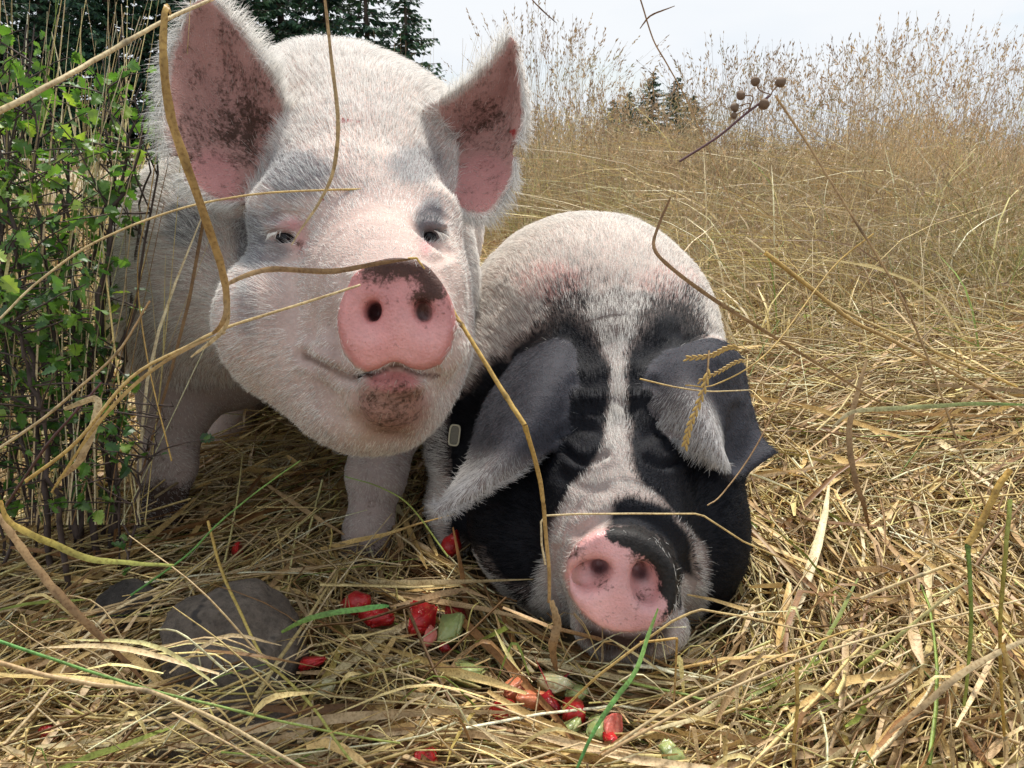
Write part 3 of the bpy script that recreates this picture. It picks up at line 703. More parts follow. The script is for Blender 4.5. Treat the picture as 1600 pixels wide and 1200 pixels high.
def join_parts(parts):
    V, Fc, Cc = [], [], []; o = 0
    for v, f_, c in parts: V.append(v); Fc.append(f_+o); Cc.append(c); o += len(v)
    return np.concatenate(V), Fc, np.concatenate(Cc)
PAL = np.array([(.62, .50, .23), (.74, .64, .42), (.45, .35, .20), (.24, .14, .06), (.50, .40, .24), (.20, .28, .06), (.66, .55, .27), (.48, .44, .16)])
def palette(r, n, w): 
    w = np.array(w, float); i = r.choice(len(PAL), n, p=w/w.sum()); return np.minimum(PAL[i]*1.28*r.uniform(.65, 1.2, (n, 1)), .85)
def straw_mat(name, transl=.17, rough=.5):
    m, t, b = new_mat(name); c = attr(t, 'tint').outputs['Color']
    n = N(t, 'ShaderNodeTexNoise', Scale=55, Detail=4); tcn = t.nodes.new('ShaderNodeTexCoord'); t.links.new(tcn.outputs['Object'], n.inputs['Vector'])
    col = mixc(t, 1, c, ramp(t, n.outputs[0], [(.3, (.72, .66, .60)), (.68, (1.15, 1.13, 1.08))]), 'MULTIPLY')
    n5 = N(t, 'ShaderNodeTexNoise', Scale=420, Detail=3); t.links.new(tcn.outputs['Object'], n5.inputs['Vector']); col = mixc(t, 1, col, ramp(t, n5.outputs[0], [(.32, (.66, .58, .50)), (.5, (1, 1, 1)), (.72, (1.12, 1.12, 1.10))]), 'MULTIPLY')
    t.links.new(col, b.inputs['Base Color']); b.inputs['Roughness'].default_value = rough; b.inputs['Specular IOR Level'].default_value = .4
    tr = t.nodes.new('ShaderNodeBsdfTranslucent'); t.links.new(col, tr.inputs[0]); ms = t.nodes.new('ShaderNodeMixShader'); ms.inputs[0].default_value = transl
    t.links.new(b.outputs[0], ms.inputs[1]); t.links.new(tr.outputs[0], ms.inputs[2]); t.links.new(ms.outputs[0], t.nodes['Material Output'].inputs[0]); return m
STRAW = straw_mat('dry_straw')

# ------------------------------------------------------------------ ground
def hgt(x, y):
    p = np.stack([x, y, 0*x], -1)
    return fbm(p, .9, 2)*.10*sstep(.3, 2.5, np.hypot(x, y))+.05*sstep(.45, 1.2, x)*sstep(.6, 1.3, y)+fbm(p, .12, 2)*.5*sstep(6, 20, y)
gx = np.concatenate([np.linspace(-400, -12, 14)[:-1], np.linspace(-12, 12, 161), np.linspace(12, 400, 14)[1:]])
gy = np.concatenate([np.linspace(-3, 12, 121), np.linspace(12, 600, 30)[1:]])
GX, GY = np.meshgrid(gx, gy, indexing='ij'); GV = np.stack([GX, GY, hgt(GX, GY)-.004], -1).reshape(-1, 3)
i = np.arange(len(gx)-1)[:, None]*len(gy)+np.arange(len(gy)-1)[None]; GF = np.stack([i, i+len(gy), i+len(gy)+1, i+1], -1).reshape(-1, 4)
gm, t, b = new_mat('soil_and_chaff'); tcn = t.nodes.new('ShaderNodeTexCoord')
na = N(t, 'ShaderNodeTexNoise', Scale=60, Detail=8, Roughness=.7); nb = N(t, 'ShaderNodeTexNoise', Scale=1.2, Detail=4); mpg = t.nodes.new('ShaderNodeMapping')
t.links.new(tcn.outputs['Object'], na.inputs['Vector']); t.links.new(tcn.outputs['Object'], nb.inputs['Vector'])
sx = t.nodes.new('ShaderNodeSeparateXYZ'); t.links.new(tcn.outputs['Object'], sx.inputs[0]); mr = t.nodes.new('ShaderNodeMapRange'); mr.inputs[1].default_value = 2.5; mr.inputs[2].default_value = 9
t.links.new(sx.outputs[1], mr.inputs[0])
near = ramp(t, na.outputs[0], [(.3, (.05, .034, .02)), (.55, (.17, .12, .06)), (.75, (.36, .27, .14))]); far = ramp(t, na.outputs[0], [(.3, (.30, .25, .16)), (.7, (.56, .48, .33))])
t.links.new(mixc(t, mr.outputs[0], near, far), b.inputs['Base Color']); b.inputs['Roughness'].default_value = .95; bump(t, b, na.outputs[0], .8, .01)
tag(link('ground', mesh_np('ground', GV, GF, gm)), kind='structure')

# ------------------------------------------------------------------ stones, fruit: placed first so that straw can lie round them
def surf_d(V, px, py, rad=8):
    x_, y_, d_ = proj(V); m = np.hypot(x_-px, y_-py) < rad; return d_[m].min() if m.any() else None
def rock_mesh(name, rad, amp, seed, mat, sub=5, sq=1.0):
    bm = bmesh.new(); bmesh.ops.create_icosphere(bm, subdivisions=sub, radius=1)
    v = np.array([q.co[:] for q in bm.verts]); n = v.copy()
    v = n*(1+amp*fbm(n+seed*3.1, 1.1, 2)[:, None]*2+amp*.5*fbm(n+seed, 3.2, 3)[:, None]+amp*.30*fbm(n+seed, 9, 4)[:, None])*np.array(rad)
    for q, c in zip(bm.verts, v): q.co = c
    me = bpy.data.meshes.new(name); bm.to_mesh(me); bm.free(); me.materials.append(mat)
    for p in me.polygons: p.use_smooth = True
    return me
def stone_mat(name, c0, c1, c2):
    m, t, b = new_mat(name); tcn = t.nodes.new('ShaderNodeTexCoord'); a = N(t, 'ShaderNodeTexNoise', Scale=14, Detail=9, Roughness=.65); q = N(t, 'ShaderNodeTexNoise', Scale=90, Detail=8, Roughness=.75)
    s = N(t, 'ShaderNodeTexNoise', Scale=30, Detail=2)
    for k in (a, q, s): t.links.new(tcn.outputs['Object'], k.inputs['Vector'])
    c = ramp(t, a.outputs[0], [(.3, c0), (.55, c1), (.75, c2)]); c = mixc(t, .7, c, ramp(t, q.outputs[0], [(.36, .38), (.5, .9), (.66, 1.35)]), 'MULTIPLY')
    c = mixc(t, ramp(t, s.outputs[0], [(.62, 0.), (.66, .8)]), c, (.03, .028, .03))
    t.links.new(c, b.inputs['Base Color']); b.inputs['Roughness'].default_value = .8
    hh = mixc(t, .4, a.outputs[0], q.outputs[0]); bump(t, b, hh, 1.0, .03); return m
SM = stone_mat('grey_stone', (.13, .10, .078), (.26, .21, .165), (.42, .36, .29)); WM = stone_mat('dark_wood', (.03, .026, .024), (.075, .065, .058), (.19, .17, .15))
KEEP = []     # (centre, radii) of things straw must not run through
def rock(name, px, py, dd, rad, amp, seed, mat, label, cat, group=None, rz=0):
    c = P(px, py, dd); ob = link(name, rock_mesh(name, rad, amp, seed, mat)); ob.location = c; ob.rotation_euler = (0, 0, rz); tag(ob, label, cat, group); KEEP.append((c, np.array(rad)*1.0)); return ob
rock('stone', 362, 1020, .865, (.080, .072, .064), .34, 2, SM, 'large rounded grey stone in the straw in front of the white pig', 'stone', 'grey stones in the straw')
rock('stone', 335, 1150, .775, (.098, .055, .034), .24, 5, SM, 'low flat grey stone half buried in straw below the large rounded stone', 'stone', 'grey stones in the straw')
rock('wood_stump', 200, 972, .965, (.040, .045, .055), .30, 9, WM, 'dark weathered stump of wood between the shrub and the grey stone', 'stump')

def fruit_mat(name, c0, c1, seeds=False, pale=None):
    m, t, b = new_mat(name); tcn = t.nodes.new('ShaderNodeTexCoord'); a = N(t, 'ShaderNodeTexNoise', Scale=90, Detail=5); vo = N(t, 'ShaderNodeTexVoronoi', Scale=260)
    t.links.new(tcn.outputs['Object'], a.inputs['Vector']); t.links.new(tcn.outputs['Object'], vo.inputs['Vector'])
    c = ramp(t, a.outputs[0], [(.3, c0), (.7, c1)])
    if seeds: c = mixc(t, ramp(t, vo.outputs['Distance'], [(.12, .8), (.2, 0.)]), c, (.50, .30, .08))
    t.links.new(c, b.inputs['Base Color']); b.inputs['Roughness'].default_value = .30; b.inputs['Subsurface Weight'].default_value = .3
    b.inputs['Subsurface Radius'].default_value = (.01, .004, .002); b.inputs['Subsurface Scale'].default_value = .5; bump(t, b, vo.outputs['Distance'], .35, .0015); return m
FR = {'red': fruit_mat('berry_red', (.34, .010, .014), (.55, .028, .028), True), 'dark': fruit_mat('berry_dark', (.16, .006, .010), (.34, .012, .018), True),
      'green': fruit_mat('melon_green', (.26, .32, .10), (.42, .46, .20)), 'pale': fruit_mat('melon_pale', (.42, .41, .22), (.60, .55, .34)),
      'orange': fruit_mat('melon_orange', (.48, .13, .06), (.60, .24, .12)), 'pink': fruit_mat('berry_cut', (.62, .10, .08), (.78, .30, .24))}
def berry(seed, L, mat):
    r = np.random.default_rng(seed); bm = bmesh.new(); bmesh.ops.create_uvsphere(bm, u_segments=18, v_segments=12, radius=1)
    for v in bm.verts:
        z = v.co.z; w = .80*(1-.42*max(z, 0)**1.4)*(1+.04*math.sin(5*v.co.x+seed)); v.co = Vector((v.co.x*w, v.co.y*w, z*1.05+(.12 if z > .9 else 0)))
    if seed % 3 == 0: bmesh.ops.bisect_plane(bm, geom=bm.verts[:]+bm.edges[:]+bm.faces[:], plane_co=(.12, 0, 0), plane_no=(1, .1, .15), clear_outer=True); bmesh.ops.holes_fill(bm, edges=[e for e in bm.edges if e.is_boundary])
    v_ = np.array([v.co[:] for v in bm.verts]); v_ = v_*(1+.22*fbm(v_+seed, 1.9, 3)[:, None]*2)*L
    for v, c in zip(bm.verts, v_): v.co = c
    me = bpy.data.meshes.new('fruit'); bm.to_mesh(me); bm.free(); me.materials.append(mat)
    for p in me.polygons: p.use_smooth = len(p.vertices) < 5
    return me
def chunk(seed, L, mat):
    r = np.random.default_rng(seed); bm = bmesh.new()
    for a in (-1, 1):
        for b_ in (-1, 1):
            for c in (-1, 1): bm.verts.new(Vector((a*1.05, b_*.72, c*.45))+Vector(r.normal(0, .26, 3)))
    bmesh.ops.convex_hull(bm, input=bm.verts[:]); bmesh.ops.bevel(bm, geom=bm.edges[:], offset=.16, segments=2, affect='EDGES')
    bmesh.ops.subdivide_edges(bm, edges=bm.edges[:], cuts=1, use_grid_fill=True)
    v_ = np.array([v.co[:] for v in bm.verts]); v_ = v_*(1+.14*fbm(v_+seed, 2.2, 3)[:, None]*2)*L
    for v, c in zip(bm.verts, v_): v.co = c
    me = bpy.data.meshes.new('fruit'); bm.to_mesh(me); bm.free(); me.materials.append(mat)
    for p in me.polygons: p.use_smooth = True
    return me
# name, x, y, size px, colour, builder, label
FRUIT = [('strawberry', 556, 942, 25, 'red', 'b', 'whole red strawberry lying beside the right fore foot of the white pig'),
 ('strawberry', 590, 958, 24, 'red', 'c', 'red strawberry under the tip of the wide green grass blade'),
 ('strawberry', 660, 968, 26, 'red', 'c', 'broad wet red fruit slice at the top left of the middle fruit heap'),
 ('strawberry', 712, 960, 24, 'dark', 'c', 'dark red strawberry at the back of the middle fruit heap'),
 ('strawberry', 668, 993, 20, 'pink', 'b', 'cut pale red strawberry half in front of the wet red slice'),
 ('melon_piece', 706, 984, 24, 'green', 'c', 'pale green melon chunk beside the middle heap of red fruit'),
 ('strawberry', 695, 1012, 10, 'dark', 'b', 'tiny dark red berry just below the middle heap of fruit'),
 ('strawberry', 374, 860, 18, 'red', 'b', 'shaded red strawberry in straw between the fore feet of the white pig'),
 ('strawberry', 706, 850, 22, 'red', 'b', 'red strawberry in shade left of the black jowl'),
 ('strawberry', 488, 1034, 20, 'red', 'c', 'red strawberry touching the right side of the large grey stone'),
 ('melon_piece', 503, 1076, 21, 'pale', 'c', 'round whitish melon chunk just right of the large grey stone'),
 ('melon_piece', 510, 1122, 18, 'green', 'c', 'small green melon rind piece below the whitish chunk'),
 ('melon_piece', 736, 1056, 27, 'green', 'c', 'pale green melon chunk alone in straw above the strawberries'),
 ('strawberry', 786, 1110, 24, 'red', 'b', 'bright glossy red strawberry at the left end of the front fruit row'),
 ('melon_piece', 800, 1072, 22, 'orange', 'c', 'orange red melon slice behind the bright glossy strawberry'),
 ('melon_piece', 828, 1094, 25, 'orange', 'c', 'orange melon chunk right beside the bright glossy strawberry'),
 ('melon_piece', 866, 1068, 27, 'pale', 'c', 'cream yellow melon wedge behind the front row of fruit'),
 ('strawberry', 862, 1102, 20, 'dark', 'c', 'dark red strawberry under the cream yellow melon wedge'),
 ('strawberry', 897, 1106, 26, 'red', 'c', 'large red fruit slice right of the cream yellow melon wedge'),
 ('melon_piece', 902, 1082, 18, 'green', 'c', 'green melon scrap between the cream wedge and the chin of the black pig'),
 ('melon_piece', 888, 1134, 18, 'green', 'c', 'small yellow green melon piece below the large red slice'),
 ('melon_piece', 932, 1134, 21, 'green', 'c', 'round green melon piece next to the split strawberry'),
 ('strawberry', 960, 1134, 24, 'pink', 'b', 'split light red strawberry at the right end of the front fruit row'),
 ('strawberry', 955, 1158, 17, 'red', 'c', 'small red strawberry bit under the split strawberry'),
 ('strawberry', 664, 1182, 19, 'red', 'c', 'narrow red strawberry piece at the bottom edge of the picture'),
 ('melon_piece', 1052, 1184, 24, 'green', 'c', 'pale green melon chunk at the bottom edge under straw'),
 ('strawberry', 76, 1146, 17, 'dark', 'b', 'dark red fruit bit in the shaded straw left of the flat stone')]
for k, (nm, px, py, sz, cl, kd, lb) in enumerate(FRUIT):
    dd = float(ground_d(py+sz*.6, .030)); L = sz*dd/F*.9
    me = (berry if kd == 'b' else chunk)(k+2, L*1.02, FR[cl]); ob = link(nm, me); c = P(px, py, dd); ob.location = c
    ob.rotation_euler = (R.uniform(1, 2.2), R.uniform(-.5, .5), R.uniform(0, 6)) if kd == 'b' else (R.uniform(-.5, .5), R.uniform(-.4, .4), R.uniform(0, 6))
    tag(ob, lb, 'strawberry' if nm == 'strawberry' else 'melon', 'fruit scattered in the straw'); KEEP.append((c, np.array([L*1.15]*3)))

# ------------------------------------------------------------------ flattened straw
def clear_of(C, tol=-.003):
    """strands whose points stay outside pigs, stones and fruit, and off the lens"""
    n, K, _ = C.shape; p = C.reshape(-1, 3); ok = (F1.sample(p) > tol) & (F2.sample(p) > tol)
    for c, r in KEEP:
        ok &= (((p-c)/r)**2).sum(1) > .85
    ok &= np.linalg.norm(p-CAM, axis=1) > .30
    ok = ok.reshape(n, K).all(1)
    for c, r in KEEP[3:]:       # keep most strands from burying a piece of fruit
        tc = CAM-c; L = np.linalg.norm(tc); tc = tc/L; q = C-c; s = q@tc; dist = np.linalg.norm(q-s[..., None]*tc, axis=2)
        hide = ((s > 0) & (dist < r[0]*.8)).any(1); ok &= ~(hide & (np.random.default_rng(int(1e4*abs(c[0]))).random(n) < .78))
    return ok
def lay(n, dlo, dhi, thick, lmin, lmax, wid, seed, K=6, kink=.35, pw=1.0, xr=None, tilt=.10):
    r = np.random.default_rng(seed); u = r.random(n); dd = dlo+(dhi-dlo)*u**pw; x0 = (r.random(n)*2-1)*(dd*.76+.42)
    if xr: x0 = r.uniform(xr[0], xr[1], n)
    y0 = dd; cx, cy = .16, .80; ang = np.arctan2(y0-cy, x0-cx); rr = np.hypot(x0-cx, y0-cy)
    wrap = sstep(.5, .12, rr)
    p = np.stack([x0, y0, 0*x0], 1); th = .55+fbm(p, 1.3, 2)*3.4+r.normal(0, .50, n)
    th = th*(1-wrap)+(ang+math.pi/2+r.normal(0, .3, n))*wrap; flip = r.random(n) < .22; th = np.where(flip, r.uniform(0, 6.28, n), th)
    th += math.pi*(r.random(n) < .5)
    L = r.uniform(lmin, lmax, n)*np.where(r.random(n) < .3, .45, 1); s = np.linspace(-.5, .5, K)
    kk = r.integers(1, K-1, n); ka = np.where(r.random(n) < kink, r.normal(0, .8, n), 0); cv = r.normal(0, .35, n)
    C = np.zeros((n, K, 3)); cur = p[:, :2].copy(); cur -= np.stack([np.cos(th), np.sin(th)], 1)*(L*.5)[:, None]
    zl = r.random(n)**1.2*thick; sl = r.normal(0, tilt, n); ar = r.normal(0, .25, n)
    for k in range(K):
        a = th+cv*(s[k])+np.where(k > kk, ka, 0); 
        if k: cur = cur+np.stack([np.cos(a), np.sin(a)], 1)*(L/(K-1))[:, None]
        C[:, k, :2] = cur; C[:, k, 2] = zl+L*(sl*s[k]+ar*.25*(.25-s[k]**2)*2)+r.normal(0, .0018, n)
    C[:, :, 2] = np.maximum(C[:, :, 2], .001)+hgt(C[:, :, 0], C[:, :, 1])
    return C[clear_of(C)], r, zl
def build_straw(name, layers, wts, parent=None, label=None):
    parts = []
    for (C, r), wid, leaf in layers:
        n, K, _ = C.shape; isl = r.random(n) < leaf; c = palette(r, n, wts)
        zc = C[:, :, 2].mean(1)-hgt(C[:, K//2, 0], C[:, K//2, 1]); aged_shade = sstep(.03, .0, zc)[:, None]*.5; c = c*(1-aged_shade)+c*np.array([.55, .48, .42])*aged_shade  # low straw: shade deep in the mat painted in, plus browner aged tone
        sh = np.sin(np.linspace(.35, 2.9, K))[None]
        A = C[~isl]; w = wid*r.uniform(.5, 1.15, len(A))[:, None]*np.linspace(1, .6, K)[None]
        v, f_, per = tubes(A, w); parts.append((v, f_, np.repeat(c[~isl], per, 0)))
        B = C[isl]
        if len(B):
            w = wid*r.uniform(1.2, 3.0, len(B))[:, None]*sh; ro = r.uniform(-1, 1, len(B))[:, None]+np.linspace(0, 1, K)[None]*r.normal(0, 1.3, len(B))[:, None]
            v, f_, per = blades(B, w, ro, r.uniform(.1, .5)); parts.append((v, f_, np.repeat(c[isl]*np.array([.92, .82, .76]), per, 0)))
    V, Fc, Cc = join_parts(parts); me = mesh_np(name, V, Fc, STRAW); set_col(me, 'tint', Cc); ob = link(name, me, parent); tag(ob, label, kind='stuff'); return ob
L1, ra_, _ = lay(25000, .50, 1.5, .050, .10, .34, .0011, 21, pw=.9, K=5); L1b, rb_, _ = lay(2600, .55, 1.6, .075, .16, .42, .0014, 22, tilt=.16)
L2, rc_, _ = lay(22500, 1.5, 3.0, .06, .14, .45, .0015, 23, K=4); L2b, rd_, _ = lay(6000, 1.3, 3.6, .13, .25, .6, .0015, 24, tilt=.28, K=5)
L3, re_, _ = lay(15000, 3.0, 6.5, .13, .25, .7, .0024, 25, tilt=.25, K=4)
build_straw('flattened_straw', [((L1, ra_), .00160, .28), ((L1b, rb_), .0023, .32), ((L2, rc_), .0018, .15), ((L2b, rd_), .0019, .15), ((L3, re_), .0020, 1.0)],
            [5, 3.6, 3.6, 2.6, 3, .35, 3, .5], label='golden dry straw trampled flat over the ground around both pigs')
# a few green blades in the mat
L4, rf_, _ = lay(420, .55, 3.2, .085, .12, .30, .0015, 31, tilt=.2)
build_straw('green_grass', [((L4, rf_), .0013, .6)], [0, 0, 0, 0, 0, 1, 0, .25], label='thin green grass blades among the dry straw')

# ------------------------------------------------------------------ standing dry grass
def standing(n, dlo, dhi, xlo, xhi, ylo, yhi, wid, seed, lean=.18, heads=True, pal=None, pw=1.0, K=6, hf=None, soft=True):
    K = 4 if soft else 6
    r = np.random.default_rng(seed); dd = dlo+(dhi-dlo)*r.random(n)**pw; x0 = r.uniform(0, 1, n)*(xhi-xlo)*dd+xlo*dd
    z0 = hgt(x0, dd); yt = r.uniform(ylo, yhi, n)+fbm(np.stack([x0/dd, 0*x0, 0*x0], 1), 6, 3)*115; h = np.maximum(H+dd*(math.cos(PITCH)*(600-yt)/F-math.sin(PITCH))-z0, .2)*1.06
    if hf is not None: h = h*hf(x0/dd)
    az = r.uniform(0, 6.28, n); ln = np.abs(r.normal(0, lean, n))+.03; s = np.linspace(0, 1, K)
    off = h[:, None]*ln[:, None]*s[None]**2.2; C = np.stack([x0[:, None]+np.cos(az)[:, None]*off, dd[:, None]+np.sin(az)[:, None]*off, z0[:, None]+h[:, None]*s[None]*(1-.35*ln[:, None]*s[None]**2)], 2)
    ok = clear_of(C); C = C[ok]; n = len(C); h = h[ok]; c = palette(r, n, pal or [3, 3, 3, 1.0, 4, .3, 2, .4]); c = c*.55+np.array([.38, .335, .26]) if soft else c*.45+np.array([.22, .185, .155])
    cn = fbm(C[:, 0]*np.array([1, 1, 0]), .9, 3)[:, None]; c = c*(1+cn*1.5).clip(.45, 1.6); gn = sstep(.10, .24, fbm(C[:, 0]*np.array([1, 1, 0])+31, 1.1, 2))[:, None]*.7; c = c*(1-gn)+c*np.array([.62, .85, .42])*gn
    ff = (C[:, 0, 1]/3.)**.6; w = wid*ff[:, None]*r.uniform(.6, 1.2, n)[:, None]*np.linspace(1, .35, K)[None]
    parts = []; v, f_, per = tubes(C, w); parts.append((v, f_, np.repeat(c, per, 0)))
    if heads:
        m = 7 if soft else 12; T = nrm(C[:, -1]-C[:, -2]); tt = r.random((n, m))**.8; hl = r.uniform(.07, .20, n)[:, None]
        base = C[:, -1][:, None]-T[:, None]*(tt*hl)[..., None]; op = r.uniform(.15, 1.0, n)[:, None]*tt*.35*hl
        dr = nrm(r.normal(0, 1, (n, m, 3))); ce = base+dr*op[..., None]+np.array([0, 0, -.15])*op[..., None]
        sd = nrm(T[:, None]+dr*.45+r.normal(0, .2, (n, m, 3))); L = r.uniform(.004, .0105, (n, m))*ff[:, None]; wv = nrm(np.cross(sd, r.normal(0, 1, (n, m, 3))))
        A = ce-sd*L[..., None]; B_ = ce+sd*L[..., None]; S = wv*(L*.30)[..., None]
        v = np.stack([A, ce+S, B_, ce-S], 2).reshape(-1, 3); q = np.arange(n*m)[:, None]*4+np.arange(4)[None]; parts.append((v, q, np.repeat(c*np.array([.86, .76, .70]), m*4, 0)))
        if not soft:  # hair-thin branchlets of the panicle
            W2 = wv*(.00035*ff[:, None])[..., None]; v = np.stack([base-W2, base+W2, A+W2, A-W2], 2).reshape(-1, 3); parts.append((v, q.copy(), np.repeat(c*.85, m*4, 0)))
    nb = int(n*.55); idx = r.integers(0, n, nb); s4 = np.linspace(0, 1, 5); hb = h[idx]*r.uniform(.3, .7, nb); a2 = r.uniform(0, 6.28, nb); l2 = r.uniform(.2, 1.1, nb)
    ofb = hb[:, None]*l2[:, None]*s4[None]**1.8; Cb = np.stack([C[idx, 0, 0][:, None]+np.cos(a2)[:, None]*ofb, C[idx, 0, 1][:, None]+np.sin(a2)[:, None]*ofb, C[idx, 0, 2][:, None]+hb[:, None]*(s4[None]-.45*l2[:, None]*s4[None]**3)], 2)
    wb = wid*1.7*ff[idx][:, None]*np.sin(np.linspace(.6, 3.0, 5))[None]*r.uniform(.6, 1.3, nb)[:, None]
    cb = palette(r, nb, pal or [2, 2, 2.5, 1, 3, 1.2, 1, 1]); cb = cb*.6+np.array([.22, .19, .135])*(pal is None); v, f_, per = blades(Cb, wb, r.uniform(-1.5, 1.5, nb)[:, None]+0*wb, .3); parts.append((v, f_, np.repeat(cb, per, 0)))
    return parts
gap = lambda q: 1-.30*np.exp(-((q-.17)/.06)**2)
parts = standing(5400, 3.6, 6.5, -.05, .85, 190, 320, .0012, 41, hf=lambda q: 1-.10*np.exp(-((q-.17)/.06)**2))+standing(3800, 6.5, 15., -.05, .82, 195, 260, .0013, 42, hf=lambda q: 1-.10*np.exp(-((q-.17)/.06)**2))
parts += standing(2600, 3.4, 6.5, .0, .82, 55, 230, .0011, 46, lean=.26, hf=gap, soft=False)+standing(500, 2.8, 4.2, .02, .8, 110, 300, .0010, 47, lean=.3)
parts += standing(2000, 2.3, 4.4, .10, .9, 230, 430, .0013, 48, lean=.55, heads=True, soft=False)
parts += standing(3200, 3.6, 9.0, -1.2, .0, 235, 300, .0012, 43)+standing(1500, 2.4, 4.4, .05, .9, 290, 440, .0012, 44, lean=.6, heads=False)
parts += standing(1500, 2.8, 6.0, .0, .9, 300, 410, .0013, 45, lean=.5, heads=False, pal=[.5, .3, .6, .2, .6, 3, .3, 2])
V, Fc, Cc = join_parts(parts); gme = mesh_np('standing_grass', V, Fc, STRAW); set_col(gme, 'tint', Cc)
tag(link('standing_grass', gme), 'tall dry seeding grass standing behind the pigs', kind='stuff')
print('grass tris', sum(len(p.vertices)-2 for p in gme.polygons))
# ------------------------------------------------------------------ firs beyond the field
TB, t, b = new_mat('fir_bark'); b.inputs['Base Color'].default_value = (.06, .045, .035, 1); b.inputs['Roughness'].default_value = .9
FN, t, b = new_mat('fir_needles'); c = attr(t, 'tint').outputs['Color']; t.links.new(c, b.inputs['Base Color']); b.inputs['Roughness'].default_value = .6
b.inputs['Specular IOR Level'].default_value = .25
def fir(x, y, h, rb, seed, label, group, nb=None, z0=0):
    r = np.random.default_rng(seed); root = bpy.data.objects.new('fir_tree', None); COL.objects.link(root); root.location = (x, y, z0)
    tag(root, label, 'fir tree', group)
    K = 10; C = np.stack([np.zeros(K), np.zeros(K), np.linspace(0, h, K)], 1)[None]; v, f_, _ = tubes(C, np.linspace(.018*h, .004*h, K)[None], 8)
    link('trunk', mesh_np('trunk', v, f_, TB), root)
    nb = nb or int(h*40); zz = h*(.02+.98*r.random(nb)**1.25); az = r.uniform(0, 6.283, nb); bl = rb*(1-zz/h)**.75*r.uniform(.55, 1.15, nb)+.12
    dr = np.stack([np.cos(az), np.sin(az)], 1); Kb = 4; s = np.linspace(0, 1, Kb); dz = r.uniform(-.35, .05, nb)
    B = np.stack([dr[:, 0:1]*bl[:, None]*s, dr[:, 1:2]*bl[:, None]*s, zz[:, None]+bl[:, None]*(dz[:, None]*s+.18*s**2)], 2)
    v, f_, _ = tubes(B, .020*np.linspace(1, .2, Kb)[None]*np.ones((nb, 1)), 3); tag(link('limbs', mesh_np('limbs', v, f_, TB), root), kind='stuff')
    # drooping sprays of needles along every limb, each a bent pair of slim leaves
    per = np.maximum(8, (bl*21).astype(int)); bi = np.repeat(np.arange(nb), per); n = len(bi); q = r.random(n)**.7
    i0 = np.minimum((q*(Kb-1)).astype(int), Kb-2); fr = q*(Kb-1)-i0; p = B[bi, i0]*(1-fr[:, None])+B[bi, i0+1]*fr[:, None]
    side = r.choice([-1, 1], n); perp = np.stack([-dr[bi, 1], dr[bi, 0], 0*q], 1)*side[:, None]; out = np.stack([dr[bi, 0], dr[bi, 1], 0*q], 1)
    d_ = nrm(out*.8+perp*r.uniform(.3, 1.2, n)[:, None]+r.normal(0, .22, (n, 3))+np.array([0, 0, -.38])); L = r.uniform(.12, .36, n)*(1.1-.5*q)*(rb/2.6)**.4; w = L*r.uniform(.16, .36, n)
    sd = nrm(np.cross(d_, np.array([0, 0, 1.])+r.normal(0, .5, (n, 3)))); m_ = p+d_*(L*.5)[:, None]; tp = p+d_*L[:, None]+np.array([0, 0, -1])*(L*.22)[:, None]
    V = np.stack([p, m_+sd*w[:, None], tp, m_-sd*w[:, None]], 1).reshape(-1, 3)
    base = np.array([(.024, .062, .038), (.038, .092, .050), (.055, .12, .056), (.018, .045, .034)])[r.integers(0, 4, n)]*(.75+.9*fbm(p, .8, 2)+.35)[:, None].clip(.4, 1.6)
    me = mesh_np('crown', V, np.arange(n*4).reshape(-1, 4), FN, False); set_col(me, 'tint', np.repeat(base, 4, 0)); tag(link('crown', me, root), kind='stuff'); return root
TG = 'dark firs beyond the field'
FIRS = [(-60, 30, 11, 3.2, 'dark fir at the far left edge behind the green shrub'), (30, 27, 12, 3.4, 'dark fir behind the top of the green shrub'), (130, 31, 13, 3.4, 'fir rising behind the shrub just left of the upright left ear'),
        (225, 29, 12, 3.3, 'dark fir behind the left ear of the white pig'), (320, 31, 13, 3.4, 'tall fir partly hidden by the tip of the left ear'), (405, 28, 11.5, 3.0, 'fir showing between the left ear and the hanging brown blade'),
        (470, 31, 11, 2.9, 'fir standing behind the middle of the white back'), (535, 29, 9.5, 2.7, 'fir with thin top behind the right half of the white back'), (592, 28, 7.6, 2.3, 'fir second from the right end of the tall tree row'),
        (648, 27, 6.1, 1.75, 'small sparse fir at the right end of the tall tree row')]
for k, (px, dist, h, rb, lb) in enumerate(FIRS):
    x0 = (px-800)/F*dist; fir(x0, dist, h, rb, 60+k, lb, TG)
FIRS2 = [(950, 84, 5.4, 2.8, 'lowest of the tiny far firs on the horizon, at their left end'), (972, 80, 5.9, 2.6, 'tiny far fir second from the left on the horizon'), (1006, 82, 7.8, 3.2, 'tallest tiny far fir on the horizon above the lying pig'),
         (1042, 80, 7.2, 3.4, 'tiny rounded far fir right of the tallest one on the horizon'), (1066, 84, 5.8, 2.8, 'small far fir at the right end of the distant group')]
for k, (px, dist, h, rb, lb) in enumerate(FIRS2): fir((px-800)/F*dist, dist, h, rb, 90+k, lb, 'tiny firs far off on the horizon', nb=260)
